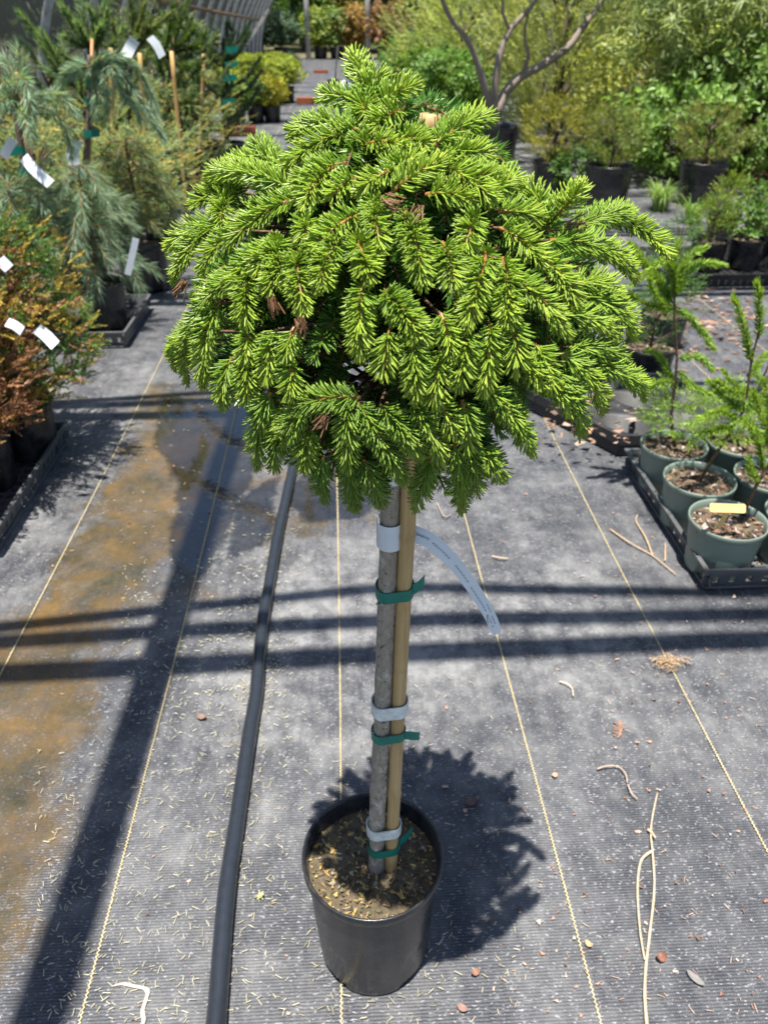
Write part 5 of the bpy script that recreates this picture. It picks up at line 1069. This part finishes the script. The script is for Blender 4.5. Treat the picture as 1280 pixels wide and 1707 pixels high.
FT = [('dark leafy tree beyond the far opening, at its left side', -3.2, 31, 6.0, 2.3, GR0, (0.09, 0.17, 0.05), 301), ('mid green tree behind the first end post', -1.2, 34, 6.5, 2.4, GR0, GR1, 302), ('bright green tree in the middle of the far opening', 0.6, 33, 6.0, 2.2, (0.06, 0.13, 0.025), (0.22, 0.34, 0.07), 303), ('russet-tinged tree behind the second end post', 2.3, 32, 5.5, 2.2, (0.09, 0.10, 0.03), (0.27, 0.24, 0.08), 304), ('green tree beyond the right side of the far opening', 4.4, 31, 6.0, 2.3, GR0, GR1, 305),
      ('tall tree behind the far end of the left shade cloth', -5.6, 28, 6.5, 2.6, GR0, (0.10, 0.18, 0.05), 306), ('tree behind the far end of the right shade cloth', 7.0, 27, 6.5, 2.6, GR0, GR1, 307), ('tree seen through the left shade cloth beyond the pines', -5.6, 18, 5.0, 2.2, GR0, GR1, 308), ('tree seen dimly through the left shade cloth at the top left corner', -5.2, 11, 4.5, 2.0, GR0, GR1, 309), ('tree behind the right shade cloth, above the pale juniper', 6.6, 17, 5.0, 2.2, GR0, GR1, 310), ('tree behind the right shade cloth, above the bamboo-like plant', 6.2, 10, 4.5, 2.0, GR0, GR1, 311),
      ('far tree filling the gap at the left of the end opening', -8.5, 40, 8.0, 3.2, GR0, GR1, 312), ('far tree behind the middle of the end opening', -0.2, 42, 9.0, 3.4, GR0, (0.10, 0.19, 0.05), 313), ('far tree at the right of the end opening', 7.0, 41, 8.5, 3.4, GR0, GR1, 314)]
for a_ in FT: tree_far(*a_)
n = 2600; rng = np.random.default_rng(400); fo = MB(); P_ = np.stack([rng.uniform(-14, 14, n), rng.uniform(36, 48, n), rng.uniform(0, 1, n)**1.3*2.6], 1); put(fo, T_TREE, P_, rng.normal(size=(n, 3))+np.array([0, -0.2, 0.6]), rng.uniform(1.4, 2.4, n), GR0, GR1, rng)
tag(fo.build('undergrowth', M['leaf']), 'dense green undergrowth below the far trees', 'undergrowth', kind='stuff')

# ------------------------------------------------------------------ on the ground: hose, twigs, litter
mb = MB(); P_ = smoothline([G(x, y, 0.011) for x, y in ((350, 1790), (362, 1690), (377, 1500), (398, 1350), (417, 1220), (428, 1150), (432, 1100), (438, 1040), (447, 985), (462, 900), (477, 830), (490, 770), (502, 700), (512, 620), (521, 540))]+[np.array([-0.14, 3.6, 0.011]), np.array([-0.20, 4.6, 0.011]), np.array([-0.34, 5.6, 0.011])], 90)
P_[:, 2] = 0.0115+0.0015*np.sin(np.arange(90)*0.7); tube(mb, P_, 0.0122*(1+0.012*np.sin(np.arange(90)*1.9)), 16)
tag(mb.build('irrigation_pipe', M['pipe']), 'black plastic irrigation pipe lying along the path left of the pot', 'pipe')
def twig(label, lines, c=(0.50, 0.40, 0.27), nm='twig', r=(0.0022, 0.0012), side=6):
    mb = MB(); o = G(*lines[0][0]); o[2] = 0
    for L in lines:
        P_ = smoothline([G(x, y, 0.004+0.003*(i % 2)) for i, (x, y) in enumerate(L)], 26); tube(mb, P_-o, np.linspace(r[0], r[1], 26)*(1+0.1*np.sin(np.arange(26)*2.3)), side, c)
    q = mb.build(nm, M['bits']); q.location = o; tag(q, label, nm.replace('_', ' ')); return q
twig('long forked dry twig lying on the ground cloth at lower right', [[(1078, 1712), (1074, 1660), (1076, 1610), (1083, 1550), (1090, 1480), (1087, 1420), (1084, 1390), (1087, 1360), (1095, 1322)], [(1087, 1418), (1068, 1435), (1062, 1480), (1066, 1550), (1074, 1600)], [(1084, 1385), (1092, 1397)], [(1080, 1383), (1086, 1389)]])
twig('curved dry twig beside the grey tray of green pots', [[(1016, 882), (1050, 905), (1085, 925), (1105, 940), (1126, 958)], [(1087, 926), (1075, 895), (1060, 870), (1062, 858)], [(1108, 935), (1108, 905)]], (0.45, 0.32, 0.20))
twig('thin curled stem left of the forked twig', [[(995, 1282), (1010, 1277), (1030, 1278), (1042, 1290), (1045, 1305)], [(1046, 1308), (1052, 1322), (1062, 1332)]], (0.42, 0.33, 0.25), r=(0.0015, 0.001))
twig('short bent dry twig on the sunlit cloth between the pipe shadows', [[(728, 838), (740, 860), (752, 857)]], (0.42, 0.33, 0.26), r=(0.0014, 0.001))
twig('short brown twig beside the shadow lines, right of the tag', [[(820, 927), (835, 930), (846, 931)]], (0.55, 0.42, 0.28), r=(0.0018, 0.0016))
twig('dry crooked twig below the last shadow line at right', [[(932, 1136), (945, 1140), (953, 1148), (955, 1160)]], (0.55, 0.46, 0.36), r=(0.0016, 0.0012))
mb = MB(); o = G(190, 1640); P_ = smoothline([G(x, y, 0.003) for x, y in ((190, 1643), (205, 1640), (225, 1644), (246, 1650), (243, 1668), (238, 1685), (240, 1700), (236, 1712))], 30)-o
strip(mb, P_, np.array([0.0022, 0.0012, 0.0]), 0.0008, (0.62, 0.57, 0.43)); q = mb.build('string', M['bits']); q.location = o; tag(q, 'pale bent strip of string at the lower left', 'string')
o = G(1113, 1108); mb = MB(); rng = np.random.default_rng(7)
for q in range(130):
    a = rng.uniform(0, 2*pi); c_ = np.array([rng.normal()*0.016, rng.normal()*0.009, abs(rng.normal())*0.006+0.002]); l = rng.uniform(0.008, 0.03); d = np.array([cos(a), sin(a)*0.6, rng.normal()*0.15])*l; tube(mb, [c_-d/2, c_+np.array([0, 0, 0.004]), c_+d/2], 0.0006, 3, mixc((0.30, 0.19, 0.11), (0.62, 0.46, 0.29), [rng.uniform()], rng)[0], cap=False)
q = mb.build('straw_clump', M['bits']); q.location = o; tag(q, 'small tangled clump of dry straw on a marker thread at right', 'straw')
def leaf(label, px, py, L, W_, rz, c, nm='fallen_leaf', curl=0.25):
    o = G(px, py, 0.003); mb = MB(); n = 7; t_ = np.linspace(-1, 1, n); w = W_/2*np.sqrt(np.clip(1-t_**2, 0.02, 1)); z = curl*W_*(t_**2)
    V = np.concatenate([np.stack([t_*L/2, -w, z+0.2*W_], 1), np.stack([t_*L/2, 0*w, z], 1), np.stack([t_*L/2, w, z+0.25*W_], 1)]); i = np.arange(n-1); F = np.concatenate([np.stack([i, i+1, i+n+1], 1), np.stack([i, i+n+1, i+n], 1), np.stack([i+n, i+n+1, i+2*n+1], 1), np.stack([i+n, i+2*n+1, i+2*n], 1)])
    mb.add(V, F, c); q = mb.build(nm, M['bits']); q.location = o; q.rotation_euler = (0, 0, rz); tag(q, label, 'leaf')
leaf('dark dry leaf lying in the shade behind the pot', 785, 1338, 0.022, 0.013, 0.5, (0.12, 0.075, 0.06)); leaf('grey curled leaf at lower right', 1158, 1632, 0.024, 0.009, -0.9, (0.19, 0.18, 0.17)); leaf('red-brown leaf right of the forked twig', 1101, 1598, 0.014, 0.011, 0.2, (0.20, 0.09, 0.06), curl=0.5); leaf('small brown leaf right of the pot shadow', 792, 1622, 0.012, 0.008, 0.4, (0.24, 0.13, 0.09), curl=0.5); leaf('brown leaf lying below the pot at right', 770, 1681, 0.014, 0.008, -0.5, (0.25, 0.15, 0.12)); leaf('small brown leaf in the left shadow strip', 336, 1196, 0.018, 0.011, -0.3, (0.20, 0.13, 0.10)); leaf('tan round leaf between marker threads, right of the pot shadow', 924, 1293, 0.010, 0.008, 0.3, (0.42, 0.27, 0.18)); leaf('tan leaf in front of the forked twig', 980, 1574, 0.011, 0.007, -0.9, (0.42, 0.29, 0.16)); leaf('reddish leaf in front of the pot shadow edge', 775, 1352, 0.007, 0.006, 0.1, (0.5, 0.3, 0.24))
o = G(1028, 1222); mb = MB(); rng = np.random.default_rng(12)
for q in range(9):
    s_ = q/8; b = np.array([0.010*s_-0.002, 0.030*s_-0.012, 0.003]); needles_hi(mb, np.array([b, b]), np.array([[1, 0.8, 0.1], [-1, 0.6, 0.1]])+rng.normal(size=(2, 3))*0.15, np.array([0.012, 0.010])*rng.uniform(0.7, 1.1, 2), np.array([0.0022, 0.0022]), np.array([[0.42, 0.24, 0.16]]*2))
q = mb.build('dry_frond', M['bits']); q.location = o; tag(q, 'small pinkish dry frond left of the straw clump', 'frond')
o = G(434, 1497); mb = MB(); k = 40; needles_hi(mb, np.tile([0, 0, 0.004], (k, 1))+rng.normal(size=(k, 3))*0.001, rng.normal(size=(k, 3))+np.array([0, 0, 0.6]), rng.uniform(0.004, 0.008, k), np.full(k, 0.002), mixc((0.55, 0.55, 0.25), (0.75, 0.73, 0.45), rng.uniform(size=k), rng)); q = mb.build('flower_head', M['bits']); q.location = o; tag(q, 'tiny pale yellow flower head on the cloth right of the pipe', 'flower')
# scattered needles and crumbs nobody could count
rng = np.random.default_rng(99); mb = MB(); B = []; Cc = []; Ls = []
def scatter(n, x0, x1, y0, y1, Lr, c0, c1, keep=None):
    while n > 0:
        px, py = rng.uniform(x0, x1), rng.uniform(y0, y1)
        if keep and not keep(px, py): continue
        p = G(px, py, 0.0028)
        B.append(p); Ls.append(rng.uniform(*Lr)); t_ = rng.uniform(); Cc.append(np.array(c0)*(1-t_)+np.array(c1)*t_); n -= 1
leftband = lambda x, y: abs(x-(520-0.27*(y-850))) < rng.normal()*90+150 if y < 1250 else 60 < x < 480
scatter(620, 60, 500, 880, 1700, (0.005, 0.011), (0.50, 0.46, 0.28), (0.66, 0.62, 0.46), leftband)
scatter(450, 200, 480, 930, 1200, (0.004, 0.009), (0.58, 0.54, 0.32), (0.78, 0.74, 0.52))
scatter(180, 440, 860, 880, 1700, (0.004, 0.010), (0.50, 0.42, 0.25), (0.70, 0.62, 0.42))
scatter(170, 830, 1280, 880, 1700, (0.004, 0.011), (0.42, 0.27, 0.18), (0.65, 0.48, 0.36))
scatter(120, 150, 420, 600, 900, (0.005, 0.012), (0.40, 0.33, 0.20), (0.62, 0.54, 0.38))
for q in range(240):                                        # drifts along the pipe and round the pot
    h_ = G(*[(377, 1500), (398, 1350), (417, 1220), (428, 1150), (438, 1040), (462, 900)][rng.integers(6)], 0.0028) if q < 170 else None
    if h_ is None: an = rng.uniform(0, 2*pi); h_ = S0+np.array([cos(an), sin(an), 0])*rng.uniform(0.07, 0.11); h_[2] = 0.0028
    else: h_ = h_+np.array([rng.choice([-1, 1])*(0.014+abs(rng.normal())*0.012), rng.uniform(-0.12, 0.12), 0])
    B.append(h_); Ls.append(rng.uniform(0.004, 0.012)); Cc.append(np.array((0.5, 0.45, 0.28))*rng.uniform(0.6, 1.3))
k = len(B); a = rng.uniform(0, 2*pi, k); needles_hi(mb, np.array(B), np.stack([np.cos(a), np.sin(a), rng.normal(size=k)*0.08], 1), np.array(Ls), np.full(k, 0.0013), np.array(Cc))
tag(mb.build('fallen_needles', M['bits']), 'pale fallen needles scattered over the ground cloth', 'needles', kind='stuff')
mb = MB()
for q in range(330):
    px, py = (rng.uniform(850, 1280), rng.uniform(780, 1700)) if q < 150 else (rng.uniform(60, 1280), rng.uniform(640, 1700)); p = G(px, py, 0.003); s_ = rng.uniform(0.0008, 0.0030)*(1.3 if py < 1000 else 1); v = rng.normal(size=(5, 3))*np.array([1, 0.8, 0.35])*s_+p
    mb.add(v, [[0, 1, 2], [0, 2, 3], [0, 3, 1], [1, 4, 2], [2, 4, 3], [3, 4, 1]], [(0.45, 0.25, 0.17), (0.30, 0.16, 0.11), (0.55, 0.42, 0.33), (0.16, 0.10, 0.07)][rng.integers(4)])
for q in range(300):
    t_ = rng.uniform(); p = G(rng.normal(1190, 60), rng.normal(540, 40), 0.003); s_ = rng.uniform(0.004, 0.013); v = rng.normal(size=(5, 3))*np.array([1.2, 0.6, 0.3])*s_+p; mb.add(v, [[0, 1, 2], [0, 2, 3], [0, 3, 1], [1, 4, 2], [2, 4, 3], [3, 4, 1]], [(0.35, 0.2, 0.14), (0.25, 0.15, 0.1), (0.45, 0.32, 0.24), (0.12, 0.08, 0.06)][rng.integers(4)])
for q in range(90):
    p = G(rng.uniform(900, 1060), rng.uniform(630, 740), 0.064); s_ = rng.uniform(0.003, 0.010)
    v = rng.normal(size=(5, 3))*np.array([1.2, 0.7, 0.3])*s_+p; mb.add(v, [[0, 1, 2], [0, 2, 3], [0, 3, 1], [1, 4, 2], [2, 4, 3], [3, 4, 1]], [(0.35, 0.2, 0.14), (0.45, 0.32, 0.24), (0.16, 0.11, 0.08)][rng.integers(3)])
tag(mb.build('leaf_crumbs', M['chip'], None, False), 'brown crumbs of leaf and bark scattered over the ground cloth', 'litter', kind='stuff')
